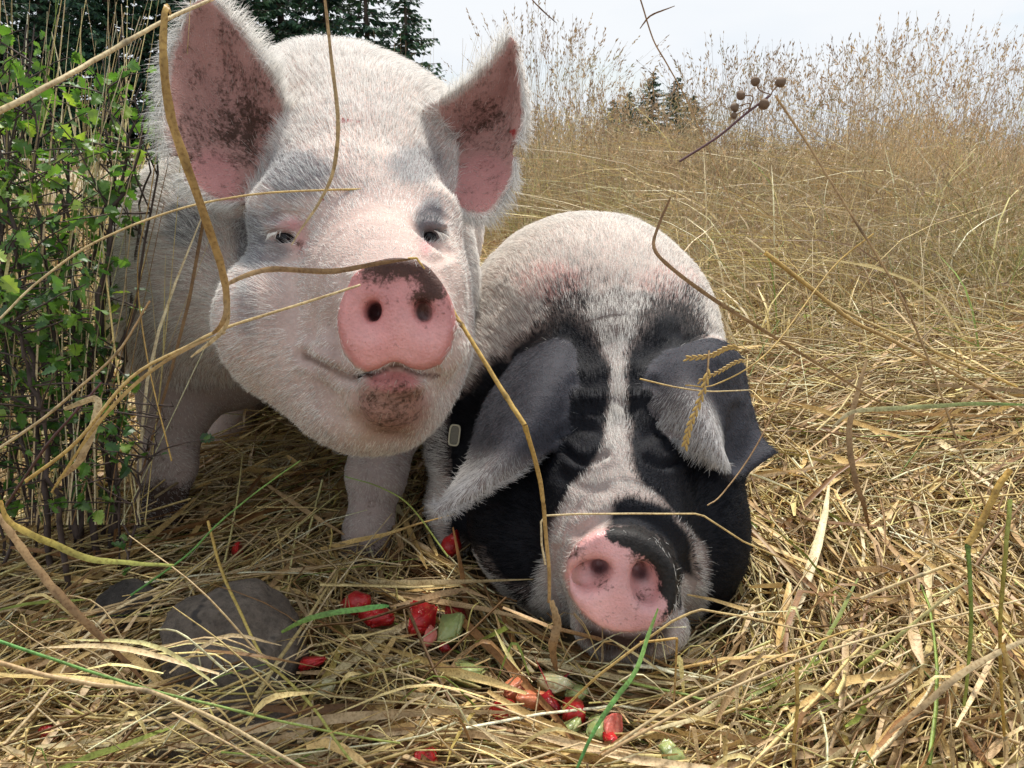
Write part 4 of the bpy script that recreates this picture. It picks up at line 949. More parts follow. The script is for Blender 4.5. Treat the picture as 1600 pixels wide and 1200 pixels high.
# fence seen through the shrub
WH, t, b = new_mat('white_rail'); b.inputs['Base Color'].default_value = (.62, .62, .60, 1); b.inputs['Roughness'].default_value = .6
fr = bpy.data.objects.new('rail_fence', None); COL.objects.link(fr); fr.location = (-9, 17, 0); tag(fr, 'low white rail fence far off behind the green shrub', 'fence')
for z in (.36, .52):
    v, f_, _ = tubes(np.array([[[-12, 0, z], [-4, 0, z], [3, .2, z], [7.5, .3, z]]], float), np.full((1, 4), .025), 6); link('rail', mesh_np('rail', v, f_, WH), fr)
v, f_, _ = tubes(np.array([[[0, 0, -.1], [0, 0, .3], [0, 0, .62]]], float), np.full((1, 3), .035), 6); pm = mesh_np('post', v, f_, WH)
for k in range(9): o_ = link('post', pm, fr); o_.location = (-12+2.4*k, .05*k, 0)

# ------------------------------------------------------------------ green shrub
SB, t, b = new_mat('shrub_bark'); n = N(t, 'ShaderNodeTexNoise', Scale=60, Detail=6); tcn = t.nodes.new('ShaderNodeTexCoord'); t.links.new(tcn.outputs['Object'], n.inputs['Vector'])
t.links.new(ramp(t, n.outputs[0], [(.3, (.030, .020, .018)), (.7, (.11, .075, .062))]), b.inputs['Base Color']); b.inputs['Roughness'].default_value = .8; bump(t, b, n.outputs[0], .6, .002)
LM, t, b = new_mat('shrub_leaf'); oi = t.nodes.new('ShaderNodeObjectInfo'); n = N(t, 'ShaderNodeTexNoise', Scale=70, Detail=4); tcn = t.nodes.new('ShaderNodeTexCoord'); t.links.new(tcn.outputs['Object'], n.inputs['Vector'])
at = attr(t, 'tint'); base = mixc(t, 1, at.outputs['Color'], ramp(t, oi.outputs['Random'], [(0, (.50, .60, .55)), (.5, (1, 1, 1)), (1, (1.5, 1.22, .95))]), 'MULTIPLY')
base = mixc(t, .8, base, ramp(t, n.outputs[0], [(.3, .7), (.7, 1.2)]), 'MULTIPLY')
t.links.new(base, b.inputs['Base Color']); b.inputs['Roughness'].default_value = .42; tr = t.nodes.new('ShaderNodeBsdfTranslucent'); t.links.new(mixc(t, 1, base, (1.3, 1.5, .6), 'MULTIPLY'), tr.inputs[0])
ms = t.nodes.new('ShaderNodeMixShader'); ms.inputs[0].default_value = .38; t.links.new(b.outputs[0], ms.inputs[1]); t.links.new(tr.outputs[0], ms.inputs[2]); t.links.new(ms.outputs[0], t.nodes['Material Output'].inputs[0])
def leaf_geo(seed):
    """small lobed, toothed leaf, length 1 along +X, folded along the midrib"""
    r = np.random.default_rng(seed); st = np.array([0, .10, .22, .34, .46, .58, .70, .82, .92, 1.0]); wd = np.array([.02, .20, .40, .26, .42, .24, .34, .16, .17, .0])*r.uniform(.85, 1.15, 10)
    cz = -.22*st**2*r.uniform(.2, 1.5)+.03*np.sin(st*9+seed)
    mid = np.stack([st, 0*st, cz], 1); up = np.stack([st+.02, wd, cz+wd*r.uniform(.1, .5)], 1); dn = np.stack([st+.02, -wd, cz+wd*r.uniform(.1, .5)], 1)
    V = np.concatenate([mid, up, dn]); K = 10; Fq = [[j, j+1, K+j+1, K+j] for j in range(K-1)]+[[j+1, j, 2*K+j, 2*K+j+1] for j in range(K-1)]
    return V, np.array(Fq)
LEAVES = [leaf_geo(s) for s in range(5)]; LME = []
for k, (v, f_) in enumerate(LEAVES):
    for tint in ((.17, .30, .065), (.10, .20, .06), (.26, .40, .10)):
        me = mesh_np('leaf', v, f_, LM, False); set_col(me, 'tint', np.tile(tint, (len(v), 1))); LME.append(me)
shrub = bpy.data.objects.new('shrub', None); COL.objects.link(shrub); sb0 = P(130, 880, 1.04); shrub.location = (sb0[0], sb0[1], 0); tag(shrub, 'green leafy shrub with dark woody stems at the left edge', 'shrub')
SO = np.array(shrub.location)
r = np.random.default_rng(77)
STEMS = [([(152, 900, 1.05), (135, 720, 1.03), (150, 520, 1.0), (185, 340, .98), (232, 165, .96)], 10), ([(170, 890, 1.06), (160, 640, 1.05), (168, 420, 1.02), (200, 250, 1.0), (222, 130, 1.0)], 9),
         ([(112, 910, 1.03), (100, 640, 1.0), (62, 340, .97), (42, 60, .95)], 9), ([(132, 880, 1.08), (118, 650, 1.06), (128, 450, 1.04), (172, 290, 1.03), (150, 120, 1.02)], 8),
         ([(70, 890, 1.0), (48, 560, .98), (12, 320, .95), (-30, 120, .93)], 9), ([(182, 850, 1.06), (172, 720, 1.05), (150, 640, 1.05), (120, 420, 1.06), (95, 200, 1.05)], 11),
         ([(98, 890, .98), (75, 700, .93), (30, 540, .9), (-20, 420, .88)], 8), ([(145, 900, 1.1), (185, 660, 1.1), (205, 480, 1.1), (222, 320, 1.09), (245, 215, 1.08)], 7),
         ([(120, 890, 1.08), (80, 560, 1.1), (100, 330, 1.1), (60, 160, 1.1)], 7), ([(60, 880, 1.1), (20, 640, 1.1), (35, 400, 1.12), (10, 180, 1.12)], 7), ([(165, 880, 1.02), (190, 760, 1.0), (232, 690, .98), (268, 628, .97)], 4), ([(180, 860, 1.0), (215, 760, .99), (240, 700, .98), (250, 640, .98)], 4)]
for k in range(9):
    bx, bd = r.uniform(-20, 185), r.uniform(.92, 1.16); tx = bx+r.normal(-10, 45)
    STEMS.append(([(bx, 890, bd), (bx+r.normal(0, 15), 700, bd-.02), ((bx+tx)/2+r.normal(0, 22), 480, bd-.03), (tx, r.uniform(-30, 300), bd-.05)], r.uniform(4, 8)))
tw = []; tww = []
for pts, w in STEMS:
    W = np.array([P(*q) for q in pts]); W[0, 2] = -.02; C = catmull(W, 22); C[1:-1] += r.normal(0, .0035, (20, 3)); rad = np.linspace(w*.62, w*.16, 22)*1.0/F
    v, f_, _ = tubes((C-SO)[None], rad[None], 7); link('stem', mesh_np('stem', v, f_, SB), shrub)
    for j in range(26):      # side twigs
        i0 = r.integers(4, 21); a = C[i0]; dirv = nrm(np.array([r.normal(0, 1), r.normal(-.15, .6), r.uniform(.05, 1.1)])); L = r.uniform(.05, .18)*(1.2-.3*i0/21)
        s = np.linspace(0, 1, 7)[:, None]; t_ = a+dirv*L*s+np.array([0, 0, -.10])*L*s**2+np.cumsum(r.normal(0, .0016, (7, 3)), 0)
        q = proj(t_[-1]); 
        if q[0] > (250 if q[1] < 240 else 212) and (q[1] < 520 or r.random() < .9): continue
        tw.append(t_); tww.append(np.linspace(.0013, .0005, 7))
tw = np.array(tw); tww = np.array(tww); v, f_, _ = tubes(tw-SO, tww, 4); tag(link('twigs', mesh_np('twigs', v, f_, SB), shrub), kind='stuff')
pl = []; 
for t_ in tw:
    for k in range(r.integers(6, 13)):
        i0 = r.integers(1, 7); pl.append(t_[i0]+r.normal(0, .002, 3))
pl = np.array(pl); qx, qy, qd = proj(pl); keep = ((qx < np.where(qy < 260, 250, 212)) | ((r.random(len(pl)) < .3) & (qy > 540))) & (r.random(len(pl)) < np.where(qy > 560, .36, .60)); pl = pl[keep]; qx, qy, qd = qx[keep], qy[keep], qd[keep]
sz = r.uniform(.010, .023, len(pl))*np.where(qy > 600, .9, 1); order = np.argsort(-(sz*1.0/qd)*((qx > -20) & (qx < 300) & (qy > -20)))
extraV, extraF, extraC = [], [], []; off = 0
for n_, j in enumerate(order):
    M = Matrix.Rotation(r.uniform(0, 6.28), 3, 'Z')@Matrix.Rotation(r.normal(.25, .55), 3, 'Y')@Matrix.Rotation(r.normal(0, .7), 3, 'X')
    kind_ = r.integers(0, 5)*3+r.choice([0, 1, 2], p=([.35, .15, .5] if qy[j] < 330 else [.45, .45, .10]))
    if n_ < 300:
        o_ = link('leaf', LME[kind_], shrub); o_.location = Vector(pl[j]-SO); o_.rotation_euler = M.to_euler(); o_.scale = (sz[j],)*3
    else:
        v, f_ = LEAVES[kind_//3]; v = (v*sz[j])@np.array(M).T+pl[j]-SO; extraV.append(v); extraF.append(f_+off); off += len(v)
        extraC.append(np.tile(((.17, .30, .065), (.10, .20, .06), (.26, .40, .10))[kind_ % 3], (len(v), 1))*r.uniform(.6, 1.3))
if extraV:
    me = mesh_np('leaves', np.concatenate(extraV), np.concatenate(extraF), LM, False); set_col(me, 'tint', np.concatenate(extraC)); tag(link('leaves', me, shrub), kind='stuff')
print('leaves', len(order))
# dry stems standing in and behind the shrub
def px_strands(name, n, fn, wid, seed, w8, label, K=8, leaf=.3):
    r = np.random.default_rng(seed); C = np.array([catmull(np.array([P(*q) for q in fn(r)]), K) for _ in range(n)]); C = C[clear_of(C)]; n = len(C)
    isl = r.random(n) < leaf; c = palette(r, n, w8); parts = []
    v, f_, per = tubes(C[~isl], wid*r.uniform(.6, 1.2, (~isl).sum())[:, None]*np.linspace(1, .5, K)[None]); parts.append((v, f_, np.repeat(c[~isl], per, 0)))
    v, f_, per = blades(C[isl], wid*2*np.sin(np.linspace(.4, 3, K))[None]*r.uniform(.6, 1.2, isl.sum())[:, None], r.uniform(-1, 1, isl.sum())[:, None]+np.zeros((1, K)), .3); parts.append((v, f_, np.repeat(c[isl], per, 0)))
    V, Fc, Cc = join_parts(parts); me = mesh_np(name, V, Fc, STRAW); set_col(me, 'tint', Cc); return tag(link(name, me), label, kind='stuff')
def f1(r):
    x0 = r.uniform(-60, 230); d0 = r.uniform(.95, 1.45); x1 = x0+r.normal(40, 110); y1 = r.uniform(-60, 420)
    return [(x0, 820, d0), ((x0+x1)/2+r.normal(0, 20), (820+y1)/2, d0), (x1, y1, d0+r.normal(0, .04))]
px_strands('shrub_grass', 200, f1, .0011, 51, [4, 3, 3, 1, 3, .6, 2, 1], 'thin tan grass stems growing through the green shrub')
def f2(r):
    x0 = r.uniform(1010, 1600); d0 = r.uniform(1.8, 4.4); y0 = float(600-F*((-H/d0+math.sin(PITCH))/math.cos(PITCH))) ; dx = r.normal(-150, 160); hh = r.uniform(90, 280)
    return [(x0, y0+8, d0), (x0+dx*.35, y0-hh*.7, d0+.05), (x0+dx, y0-hh*r.uniform(.6, 1.1), d0+.15)]
px_strands('leaning_grass', 1500, f2, .0016, 52, [5, 5, 2.5, 1, 3, 1, 3, .6], 'long leaning dry grass stems right of the lying pig', leaf=.2)
def f3(r):
    x0 = r.uniform(560, 760); d0 = r.uniform(2.2, 3.3); return [(x0, 330, d0), (x0+r.normal(6, 12), 210, d0), (x0+r.normal(14, 26), r.uniform(45, 150), d0)]
px_strands('thin_grass', 46, f3, .0010, 53, [1, 1, 3, 2, 4, 0, 1, 0], 'thin dry grass stems behind the white pig against the firs', leaf=.1)
def f4(r):
    x0 = r.uniform(0, 1600); y0 = r.uniform(960, 1240); d0 = float(ground_d(y0, .05)); a = r.uniform(0, 6.28); L = r.uniform(60, 200)
    return [(x0, y0+10, d0), (x0+L*.5*math.cos(a), y0-r.uniform(10, 60), d0-.02), (x0+L*math.cos(a), y0-r.uniform(-30, 70), d0-.01)]
px_strands('raised_straw', 260, f4, .0011, 54, [5, 3, 3, 1.6, 3, .8, 3, .6], 'loose straw ends sticking up from the straw in front', leaf=.35)

def f5(r):
    x0 = r.uniform(120, 560); y0 = r.uniform(1010, 1230); d0 = r.uniform(.60, .76); a = r.uniform(-.9, .6)+math.pi*(r.random() < .4); L = r.uniform(120, 330)
    return [(x0, y0, d0), (x0+L*.5*math.cos(a)+r.normal(0, 14), y0-L*.5*math.sin(a)-r.uniform(0, 50), d0-.01), (x0+L*math.cos(a), y0-L*math.sin(a), d0+.02)]
px_strands('stone_straw', 62, f5, .0011, 55, [5, 3, 3, 2, 3, .8, 3, .6], 'loose straw lying across and in front of the grey stones', leaf=.4)

# ------------------------------------------------------------------ single stalks and blades close to the lens
COLR = dict(pale=(.74, .62, .38), gold=(.62, .43, .13), tan=(.50, .34, .17), brown=(.26, .14, .06), dark=(.10, .05, .035), green=(.22, .36, .08), lime=(.42, .48, .12), bright=(.13, .38, .10), ochre=(.55, .35, .08), purple=(.16, .08, .09))
def shift(c0, c1, n): s = np.linspace(0, 1, n)[:, None]; return np.array(COLR[c0])*(1-s)+np.array(COLR[c1])*s
def stalk(pts, w, kind, c0, c1, label, nodes=(), smooth=True, roll=(.4, .4), taper=(.9, .6), name=None, cat=None):
    pts = [(a, b_, c) for a, b_, c in pts]; W = np.array([P(*q) for q in pts]); K = 40
    if smooth: C = catmull(W, K)
    else:
        seg = np.linalg.norm(np.diff(W, axis=0), axis=1); cs = np.concatenate([[0], np.cumsum(seg)]); tt = np.linspace(0, cs[-1], K); C = np.stack([np.interp(tt, cs, W[:, k]) for k in range(3)], 1)
    dm = np.mean([q[2] for q in pts]); rad = w*.385*dm/F; rr = np.random.default_rng(int(abs(pts[0][0]*7+pts[0][1]))+int(w*10)); C = C+np.cumsum(rr.normal(0, rad*.05, C.shape), 0)
    s = np.linspace(0, 1, K); org = C[0].copy()
    if kind == 'tube':
        nodes = tuple(nodes) or ((.31+.1*rr.random(), .72+.1*rr.random()) if w > 5.5 and len(pts) > 3 else ())
        ww = rad*(taper[0]+(taper[1]-taper[0])*s)
        for nd in nodes: ww = ww*(1+.45*np.exp(-((s-nd)/.012)**2))
        v, f_, per = tubes((C-org)[None], ww[None], 8); col = np.repeat(shift(c0, c1, K), 8, 0)
        for nd in nodes: col = col*(1-.7*np.repeat(np.exp(-((s-nd)/.012)**2), 8)[:, None])
    else:
        ww = rad*np.sin(np.clip(.25+s*2.75, 0, math.pi-.12))**.6*(.9+.2*rr.random(K)); rl = np.linspace(roll[0], roll[1], K)
        T = nrm(np.gradient(C, axis=0)); vw = nrm(C-CAM); A = nrm(np.cross(T, vw)); B = np.cross(A, T); rl = rl-1.1
        A2 = A*np.cos(rl)[:, None]+B*np.sin(rl)[:, None]; B2 = -A*np.sin(rl)[:, None]+B*np.cos(rl)[:, None]; Cc = C-org
        v = np.stack([Cc-A2*ww[:, None]+B2*ww[:, None]*.3, Cc, Cc+A2*ww[:, None]+B2*ww[:, None]*.3], 1).reshape(-1, 3)
        b_ = np.arange(K-1)*3; f_ = np.concatenate([np.stack([b_+j, b_+j+1, b_+4+j, b_+3+j], -1) for j in (0, 1)])
        # give the blade a real thickness
        nn = np.cross(np.gradient(C, axis=0), np.array([0, 0, 1.])); v2 = v+nrm(np.repeat(np.cross(nn, np.gradient(C, axis=0)), 3, 0))*rad*.12
        f2_ = f_[:, ::-1]+len(v); v = np.concatenate([v, v2]); f_ = np.concatenate([f_, f2_]); col = np.tile(np.repeat(shift(c0, c1, K), 3, 0), (2, 1)); col *= (1-.35*rr.random((len(col), 1))**3)
    nm = name or ('grass_stalk' if kind == 'tube' else 'grass_leaf'); me = mesh_np(nm, v, f_, STRAW); set_col(me, 'tint', col)
    ob = link(nm, me); ob.location = Vector(org); tag(ob, label, cat or ('grass stalk' if kind == 'tube' else 'grass blade'), 'single stalks and blades near the lens'); return ob
def ds(px, py, off, V=None, rad=9):
    a = [q for q in (surf_d(V1, px, py, rad), surf_d(V2, px, py, rad)) if q is not None]; return (min(a) if a else float(ground_d(py, .05)))-off
stalk([(-40, 192, .42), (60, 142, .44), (150, 92, .47), (250, 34, .50), (335, -6, .53)], 13, 'tube', 'pale', 'pale', 'thick pale straw stalk slanting up across the top left corner', nodes=(.62,))
stalk([(268, 22, .50), (262, 10, .485), (256, 26, .48), (254, 90, .48), (264, 175, .49), (288, 250, .50), (322, 350, .52), (346, 425, .54), (353, 470, .55), (345, 505, .55), (330, 520, .56)], 17, 'blade', 'ochre', 'tan', 'broad curling brown blade hanging from the pale stalk over the left ear', roll=(.2, 1.5))
stalk([(352, 446, .57), (385, 430, .58), (430, 420, .60), (520, 424, .63), (585, 413, .645), (640, 405, .650)], 11, 'blade', 'tan', 'brown', 'flat brown blade lying across the cheek to the top of the pink snout', roll=(1.2, 1.0))
stalk([(347, 440, .57), (356, 470, .57), (352, 515, .58), (300, 560, .60)], 9, 'blade', 'tan', 'pale', 'short twisted pale blade curling down below the end of the hanging blade', roll=(.2, 1.3))
stalk([(638, 404, .653), (651, 403, .650), (663, 420, .652)], 6, 'tube', 'gold', 'gold', 'bent yellow straw tip resting on top of the muddy snout', smooth=False)
stalk([(40, 752, .62), (120, 690, .62), (205, 590, .62), (300, 538, .62), (350, 513, .62), (450, 481, .63), (548, 450, .64), (562, 445, .645)], 8, 'tube', 'gold', 'pale', 'long golden stalk rising from the shrub to the left edge of the pink snout', nodes=(.45,))
stalk([(80, 770, .61), (150, 665, .61), (220, 592, .615), (290, 546, .615), (352, 520, .62)], 7, 'blade', 'gold', 'tan', 'golden sheath running beside the long stalk left of the cheek', roll=(1.0, 1.3))
stalk([(-10, 508, .70), (60, 440, .72), (150, 378, .74), (280, 327, .77), (400, 304, .80), (500, 298, .82), (588, 296, .83)], 5.5, 'tube', 'pale', 'gold', 'thin stalk crossing from the left edge to the middle of the white forehead', taper=(.8, .8))
stalk([(505, -20, .60), (514, 60, .61), (524, 150, .62), (528, 205, .63), (520, 270, .65), (500, 315, .68), (470, 360, .72), (455, 385, .74)], 8, 'blade', 'tan', 'pale', 'narrow brown blade hanging from the top edge over the white forehead', roll=(1.2, .2))
stalk([(700, 474, .70), (712, 492, .70), (745, 545, .69), (785, 610, .68), (820, 665, .67)], 10, 'tube', 'gold', 'gold', 'stout golden stalk from behind the pink snout slanting down to the black ear', taper=(.75, 1.0))
stalk([(820, 665, .67), (834, 715, .675), (846, 770, .68), (853, 840, .69), (858, 900, .70), (857, 940, .71)], 10, 'tube', 'ochre', 'tan', 'amber lower half of the broken stalk hanging in front of the black face', nodes=(.015,), taper=(1.0, .7))
stalk([(852, 882, .74), (846, 850, .74), (845, 806, .74), (900, 803, .74), (980, 802, .74), (1094, 802, .745), (1160, 845, .76), (1240, 880, .78), (1330, 925, .80)], 5, 'tube', 'pale', 'gold', 'thin pale straw bent at right angles above the spotted snout', smooth=False)
stalk([(1048, 308, 1.0), (1030, 350, 1.0), (1022, 388, .99), (1052, 422, .97), (1110, 465, .95), (1160, 497, .93), (1260, 558, .92), (1400, 645, .90)], 8, 'blade', 'brown', 'tan', 'sharply bent dark brown blade standing behind the back of the lying pig', roll=(1.2, .6))
stalk([(1212, 150, .95), (1262, 225, .94), (1320, 320, .92), (1400, 450, .90), (1450, 560, .90), (1500, 700, .90), (1545, 800, .90)], 6, 'tube', 'tan', 'tan', 'long tan stalk arching from the dried flower heads down the right side')
stalk([(1195, 395, 1.0), (1260, 445, 1.0), (1330, 500, .99), (1400, 535, .98), (1500, 590, .97), (1620, 655, .95)], 10, 'tube', 'gold', 'tan', 'thick golden stalk slanting down right across the middle of the right side', nodes=(.32,))
stalk([(1165, 372, 1.05), (1250, 440, 1.04), (1320, 486, 1.03), (1450, 545, 1.0), (1590, 605, .98)], 7, 'tube', 'pale', 'gold', 'pale stalk just above the thick golden stalk on the right side')
stalk([(1300, 668, .85), (1330, 645, .85), (1375, 640, .85), (1450, 636, .85), (1530, 632, .85), (1620, 634, .85)], 9, 'blade', 'pale', 'green', 'grey green blade lying level across the straw at the right edge', roll=(1.1, 1.3))
stalk([(1355, 560, .93), (1342, 610, .92), (1328, 670, .91), (1335, 740, .90), (1350, 790, .90), (1358, 828, .91)], 11, 'blade', 'tan', 'brown', 'brown dry blade hanging down below the level grey green blade', roll=(1.3, .8))
stalk([(1578, 735, .66), (1560, 760, .66), (1535, 810, .66), (1512, 850, .66)], 15, 'tube', 'ochre', 'gold', 'thick amber stalk piece above the green jointed stalk on the right', nodes=(), taper=(.8, 1))
stalk([(1512, 850, .66), (1516, 900, .66), (1518, 980, .67), (1512, 1060, .69), (1508, 1105, .70)], 10, 'tube', 'green', 'lime', 'upright green jointed stalk near the right edge', nodes=(.03,))
stalk([(1578, 780, .62), (1572, 860, .62), (1566, 930, .63), (1562, 1010, .64), (1568, 1150, .66)], 10, 'tube', 'lime', 'ochre', 'upright yellow green stalk closest to the right edge', nodes=(.5,))
stalk([(1342, 1042, .80), (1400, 995, .79), (1465, 942, .78), (1520, 900, .77)], 9, 'tube', 'lime', 'pale', 'short stout whitish stalk with green foot on the right straw')
stalk([(880, 1108, .72), (935, 1055, .70), (1000, 1006, .69), (1050, 970, .68), (1092, 951, .68), (1170, 964, .69), (1260, 985, .71), (1400, 1020, .74)], 6, 'tube', 'gold', 'pale', 'yellow green straw with a sharp bend right of the spotted snout', smooth=False)
stalk([(1000, 1004, .70), (1058, 997, .70), (1055, 1060, .71), (1052, 1112, .72)], 6, 'tube', 'ochre', 'tan', 'short brown straw bent into a hook below the spotted snout', smooth=False)
stalk([(896, 1215, .60), (925, 1150, .61), (960, 1095, .63), (995, 1045, .65), (1015, 985, .67), (1027, 950, .68)], 10, 'blade', 'bright', 'green', 'upright bright green blade reaching up to the spotted snout', roll=(.5, 1.2))
stalk([(440, 988, .74), (480, 968, .73), (530, 955, .73), (590, 947, .74), (608, 946, .75)], 11, 'blade', 'green', 'bright', 'wide light green blade lying between the grey stone and the berries', roll=(1.1, 1.3))
stalk([(-20, 995, .55), (60, 1022, .56), (150, 1052, .57), (250, 1082, .58), (350, 1106, .59), (450, 1130, .60), (560, 1152, .61), (625, 1162, .62)], 7, 'tube', 'bright', 'lime', 'long bright green stalk running down right across the bottom left corner', nodes=(.62,))
stalk([(-20, 1030, .52), (60, 1052, .53), (150, 1070, .54), (235, 1082, .55), (330, 1122, .56), (410, 1165, .57), (480, 1205, .57)], 11, 'tube', 'tan', 'pale', 'thick pale stalk with a brown joint crossing the bottom left corner', nodes=(.49,))
stalk([(325, 815, .90), (345, 890, .83), (375, 955, .775), (410, 1025, .74), (450, 1062, .71), (490, 1105, .68), (520, 1150, .65), (548, 1188, .63)], 8, 'tube', 'gold', 'lime', 'yellow green stalk slanting down over the large grey stone', nodes=(.48, .66))
stalk([(-20, 780, .60), (15, 830, .60), (60, 890, .60), (110, 945, .60), (165, 1000, .61), (225, 1062, .62)], 16, 'blade', 'tan', 'brown', 'broad rusty brown blade at the lower left beside the shrub', roll=(1.2, .9))
stalk([(0, 782, .56), (12, 812, .56), (50, 835, .56), (90, 852, .57), (138, 872, .58), (200, 878, .59), (270, 882, .60)], 13, 'blade', 'ochre', 'lime', 'broad yellow blade at the left edge under the shrub', roll=(1.1, 1.3))
stalk([(0, 700, .75), (60, 660, .74), (120, 610, .73), (185, 550, .72), (235, 470, .71)], 7, 'tube', 'pale', 'tan', 'pale stalk rising through the middle of the shrub')
stalk([(100, 640, .66), (150, 625, .66), (150, 660, .66), (128, 720, .66), (95, 752, .66)], 15, 'blade', 'pale', 'tan', 'wide faded blade drooping in front of the shrub stems', roll=(.6, 1.4))
stalk([(10, 790, .70), (70, 700, .69), (115, 648, .68), (160, 597, .67)], 7, 'tube', 'dark', 'purple', 'straight dark purple stem in the lower shrub')
stalk([(940, 1180, .56), (1020, 1135, .57), (1120, 1085, .58), (1250, 1030, .60), (1400, 985, .64), (1620, 930, .70)], 7, 'tube', 'tan', 'pale', 'long tan stalk rising to the right across the bottom right corner')
stalk([(960, 1165, .58), (1050, 1105, .59), (1140, 1060, .60), (1230, 1022, .62), (1330, 985, .66)], 7, 'tube', 'pale', 'gold', 'pale stalk just above the long tan stalk at the bottom')
stalk([(1390, 1145, .60), (1440, 1105, .60), (1500, 1055, .60), (1570, 1015, .61), (1640, 985, .62)], 12, 'blade', 'tan', 'pale', 'broad tan stalk at the lower right corner', roll=(1.1, 1.1))
stalk([(1566, 1005, .58), (1580, 1060, .58), (1596, 1120, .58), (1615, 1170, .58)], 11, 'tube', 'gold', 'pale', 'short yellow stalk pointing down at the lower right edge')
stalk([(1245, 1040, .66), (1246, 1100, .66), (1240, 1160, .67), (1240, 1210, .67)], 9, 'tube', 'gold', 'gold', 'upright cut golden straw standing at the bottom right')
stalk([(1345, 935, .78), (1420, 905, .77), (1490, 880, .77), (1550, 925, .78), (1625, 960, .78)], 8, 'tube', 'pale', 'gold', 'pale straw bent like a roof near the right edge', smooth=False)
stalk([(1000, 592, .90), (1060, 606, .88), (1110, 612, .88), (1172, 610, .90)], 4, 'tube', 'gold', 'pale', 'thin straw lying level across the right black ear')
stalk([(1365, 365, .95), (1300, 420, .95), (1205, 545, .88), (1120, 600, .85), (1070, 602, .84)], 4, 'tube', 'gold', 'gold', 'fine straw leaning in over the right black ear')
stalk([(1235, 590, .90), (1180, 700, .86), (1130, 770, .83), (1105, 790, .82)], 4, 'tube', 'brown', 'tan', 'fine curved brown stem in front of the right black cheek')
stalk([(268, 720, .95), (230, 560, .98), (215, 420, .98), (236, 300, .96), (262, 120, .93)], 3.5, 'tube', 'gold', 'tan', 'thin upright stem in front of the white shoulder')
stalk([(998, -10, 1.5), (1020, 60, 1.5), (1042, 100, 1.5), (1075, 160, 1.5), (1110, 240, 1.5), (1150, 330, 1.5)], 3.5, 'tube', 'brown', 'tan', 'thin bent brown stem against the sky above the lying pig')
stalk([(1000, 45, 1.4), (1018, 24, 1.4), (1055, 9, 1.4)], 4, 'blade', 'brown', 'brown', 'tiny brown leaf curl at the top of the sky')
stalk([(826, -6, 1.1), (848, 18, 1.1), (870, 37, 1.1)], 3.5, 'blade', 'brown', 'dark', 'small dark blade tip entering the sky from the top edge')
stalk([(700, 870, .83), (640, 790, .9), (590, 760, .93), (540, 745, .95)], 4, 'tube', 'lime', 'green', 'thin green stem before the right fore leg of the white pig')
stalk([(205, 930, .86), (290, 870, .84), (340, 820, .84), (400, 770, .86), (470, 720, .88)], 5, 'tube', 'bright', 'green', 'slim dark green stem rising right between the fore legs')
# dried leaves hanging beside the spotted muzzle
stalk([(862, 938, .70), (872, 975, .70), (866, 1010, .70), (872, 1050, .71)], 18, 'blade', 'tan', 'brown', 'crumpled brown dry leaf hanging left of the spotted snout', roll=(.8, 1.6))
# seed heads over the right black ear
def ear_head(pts, w, label, c0='gold'):
    W = np.array([P(*q) for q in pts]); K = 26; C = catmull(W, K); rr = np.random.default_rng(int(pts[0][0])); root = bpy.data.objects.new('seed_head', None); COL.objects.link(root); org = C[0]; root.location = Vector(org)
    tag(root, label, 'seed head', 'single stalks and blades near the lens'); dm = pts[0][2]; rad = w*.5*dm/F
    v, f_, _ = tubes((C-org)[None], np.full((1, K), rad*.28), 6); me = mesh_np('stem', v, f_, STRAW); set_col(me, 'tint', np.tile(COLR['tan'], (len(v), 1))); link('stem', me, root)
    T = nrm(np.gradient(C, axis=0)); side = nrm(np.cross(T, FW)); bm = bmesh.new(); bmesh.ops.create_uvsphere(bm, u_segments=8, v_segments=6, radius=1); bmesh.ops.scale(bm, verts=bm.verts, vec=(.30, .30, 1)); sp = bpy.data.meshes.new('spikelet'); bm.to_mesh(sp); bm.free(); sp.materials.append(STRAW); set_col(sp, 'tint', np.tile(COLR[c0], (len(sp.vertices), 1)))
    for k in range(5, K):
        sgn = 1 if k % 2 else -1; dv = nrm(T[k]+side[k]*sgn*.35); o_ = link('spikelet', sp, root); o_.location = Vector(C[k]-org+side[k]*sgn*rad*.45); o_.rotation_euler = Vector(dv).to_track_quat('Z', 'Y').to_euler(); o_.scale = (rad*1.3,)*3
ear_head([(1108, 548, .85), (1104, 590, .84), (1092, 630, .835), (1078, 665, .83), (1070, 698, .83)], 11, 'golden seed head hanging down in front of the right black ear')
ear_head([(1172, 548, .86), (1140, 543, .85), (1110, 556, .85), (1072, 560, .845)], 9, 'golden seed head pointing left over the right black ear')
ear_head([(1180, 560, .87), (1150, 566, .86), (1125, 580, .855), (1092, 596, .85)], 7, 'smaller seed head below the one pointing left over the ear')
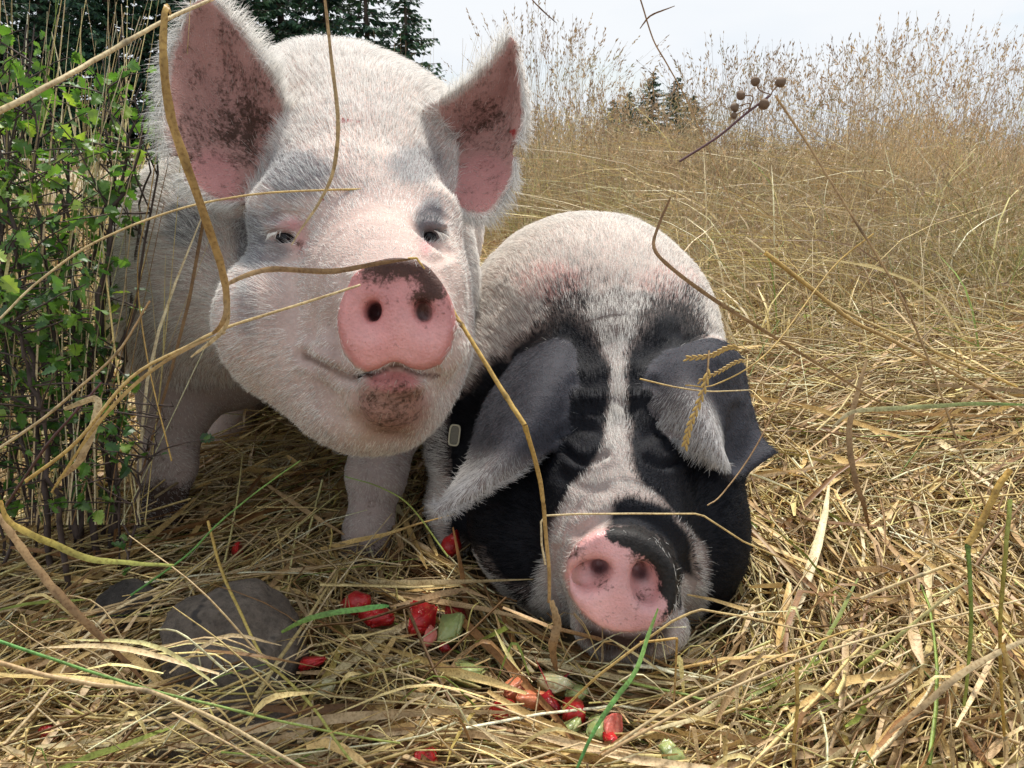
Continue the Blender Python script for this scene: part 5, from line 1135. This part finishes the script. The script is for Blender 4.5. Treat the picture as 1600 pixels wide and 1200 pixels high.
# dried flower heads against the grass
sh = bpy.data.objects.new('dried_flower', None); COL.objects.link(sh); org = P(1200, 150, 1.0); sh.location = Vector(org); tag(sh, 'dark purple stem with round dried brown flower heads against the pale grass', 'dried flower')
BH, t, b = new_mat('seed_brown'); b.inputs['Base Color'].default_value = (.16, .10, .06, 1); b.inputs['Roughness'].default_value = .8
def tb(pts, w, par, nm='stem', col='purple'):
    C = catmull(np.array([P(*q) for q in pts]), 14); v, f_, _ = tubes((C-org)[None], np.full((1, 14), w*.5/F), 6); me = mesh_np(nm, v, f_, STRAW); set_col(me, 'tint', np.tile(COLR[col], (len(v), 1))); return link(nm, me, par)
tb([(1062, 252, 1.0), (1120, 215, 1.0), (1165, 178, 1.0), (1202, 150, 1.0)], 4, sh)
for hx, hy, s_ in ((1180, 127, 7), (1220, 129, 8), (1158, 149, 7), (1148, 168, 7), (1194, 163, 8), (1147, 181, 5)):
    tb([(1205, 148, 1.0) if hx > 1170 else (1168, 176, 1.0), ((hx+1195)/2, (hy+155)/2, 1.0), (hx, hy, 1.0)], 2, sh, 'flower_stem', 'brown')
    me = rock_mesh('flower_head', (s_/F,)*3, .35, hx, BH, sub=3); o_ = link('flower_head', me, sh); o_.location = Vector(P(hx, hy, 1.0)-org)
# ear tag of the lying pig
TGm, t, b = new_mat('ear_tag_plastic'); b.inputs['Base Color'].default_value = (.62, .56, .38, 1); b.inputs['Roughness'].default_value = .35
TGd, t, b = new_mat('ear_tag_dirt'); n = N(t, 'ShaderNodeTexNoise', Scale=300, Detail=5); t.links.new(ramp(t, n.outputs[0], [(.35, (.03, .03, .03)), (.65, (.42, .38, .28))]), b.inputs['Base Color'])
def frame_px(nm, c, w, h, th, mat, par, rz=0, ring=True):
    bm = bmesh.new(); K = 20; ring_v = []
    for sc_, z in (((1, -1), (1, 1), (.72, 1), (.72, -1)) if ring else ((1, -1), (1, 1))):
        row = []
        for k in range(K):
            a = 2*math.pi*k/K; cx = math.copysign(abs(math.cos(a))**.5, math.cos(a)); cy = math.copysign(abs(math.sin(a))**.5, math.sin(a)); row.append(bm.verts.new((cx*w*sc_, cy*h*(sc_ if sc_ == 1 else .86), z*th)))
        ring_v.append(row)
    n = len(ring_v)
    for a in range(n if ring else 1):
        A, B = ring_v[a], ring_v[(a+1) % n]
        for k in range(K): bm.faces.new((A[k], A[(k+1) % K], B[(k+1) % K], B[k]))
    if not ring: bm.faces.new(ring_v[0][::-1]); bm.faces.new(ring_v[1])
    bmesh.ops.recalc_face_normals(bm, faces=bm.faces); me = bpy.data.meshes.new(nm); bm.to_mesh(me); bm.free(); me.materials.append(mat); o_ = link(nm, me, par)
    o_.matrix_local = Matrix.Translation(Vector(c)-(root2.location if par == root2 else Vector((0, 0, 0))))@Matrix([[RT[i], UP[i], -FW[i]] for i in range(3)]).to_4x4()@Matrix.Rotation(rz, 4, 'Z') if par == root2 else Matrix.Translation(Vector(c)); return o_
td = ds(710, 680, .006); tg = frame_px('ear_tag', P(710, 680, td), 9*td/F, 17*td/F, .0026, TGm, root2, -.12); frame_px('tag_centre', (0, 0, 0), 6*td/F, 14*td/F, .0008, TGd, tg, ring=False)
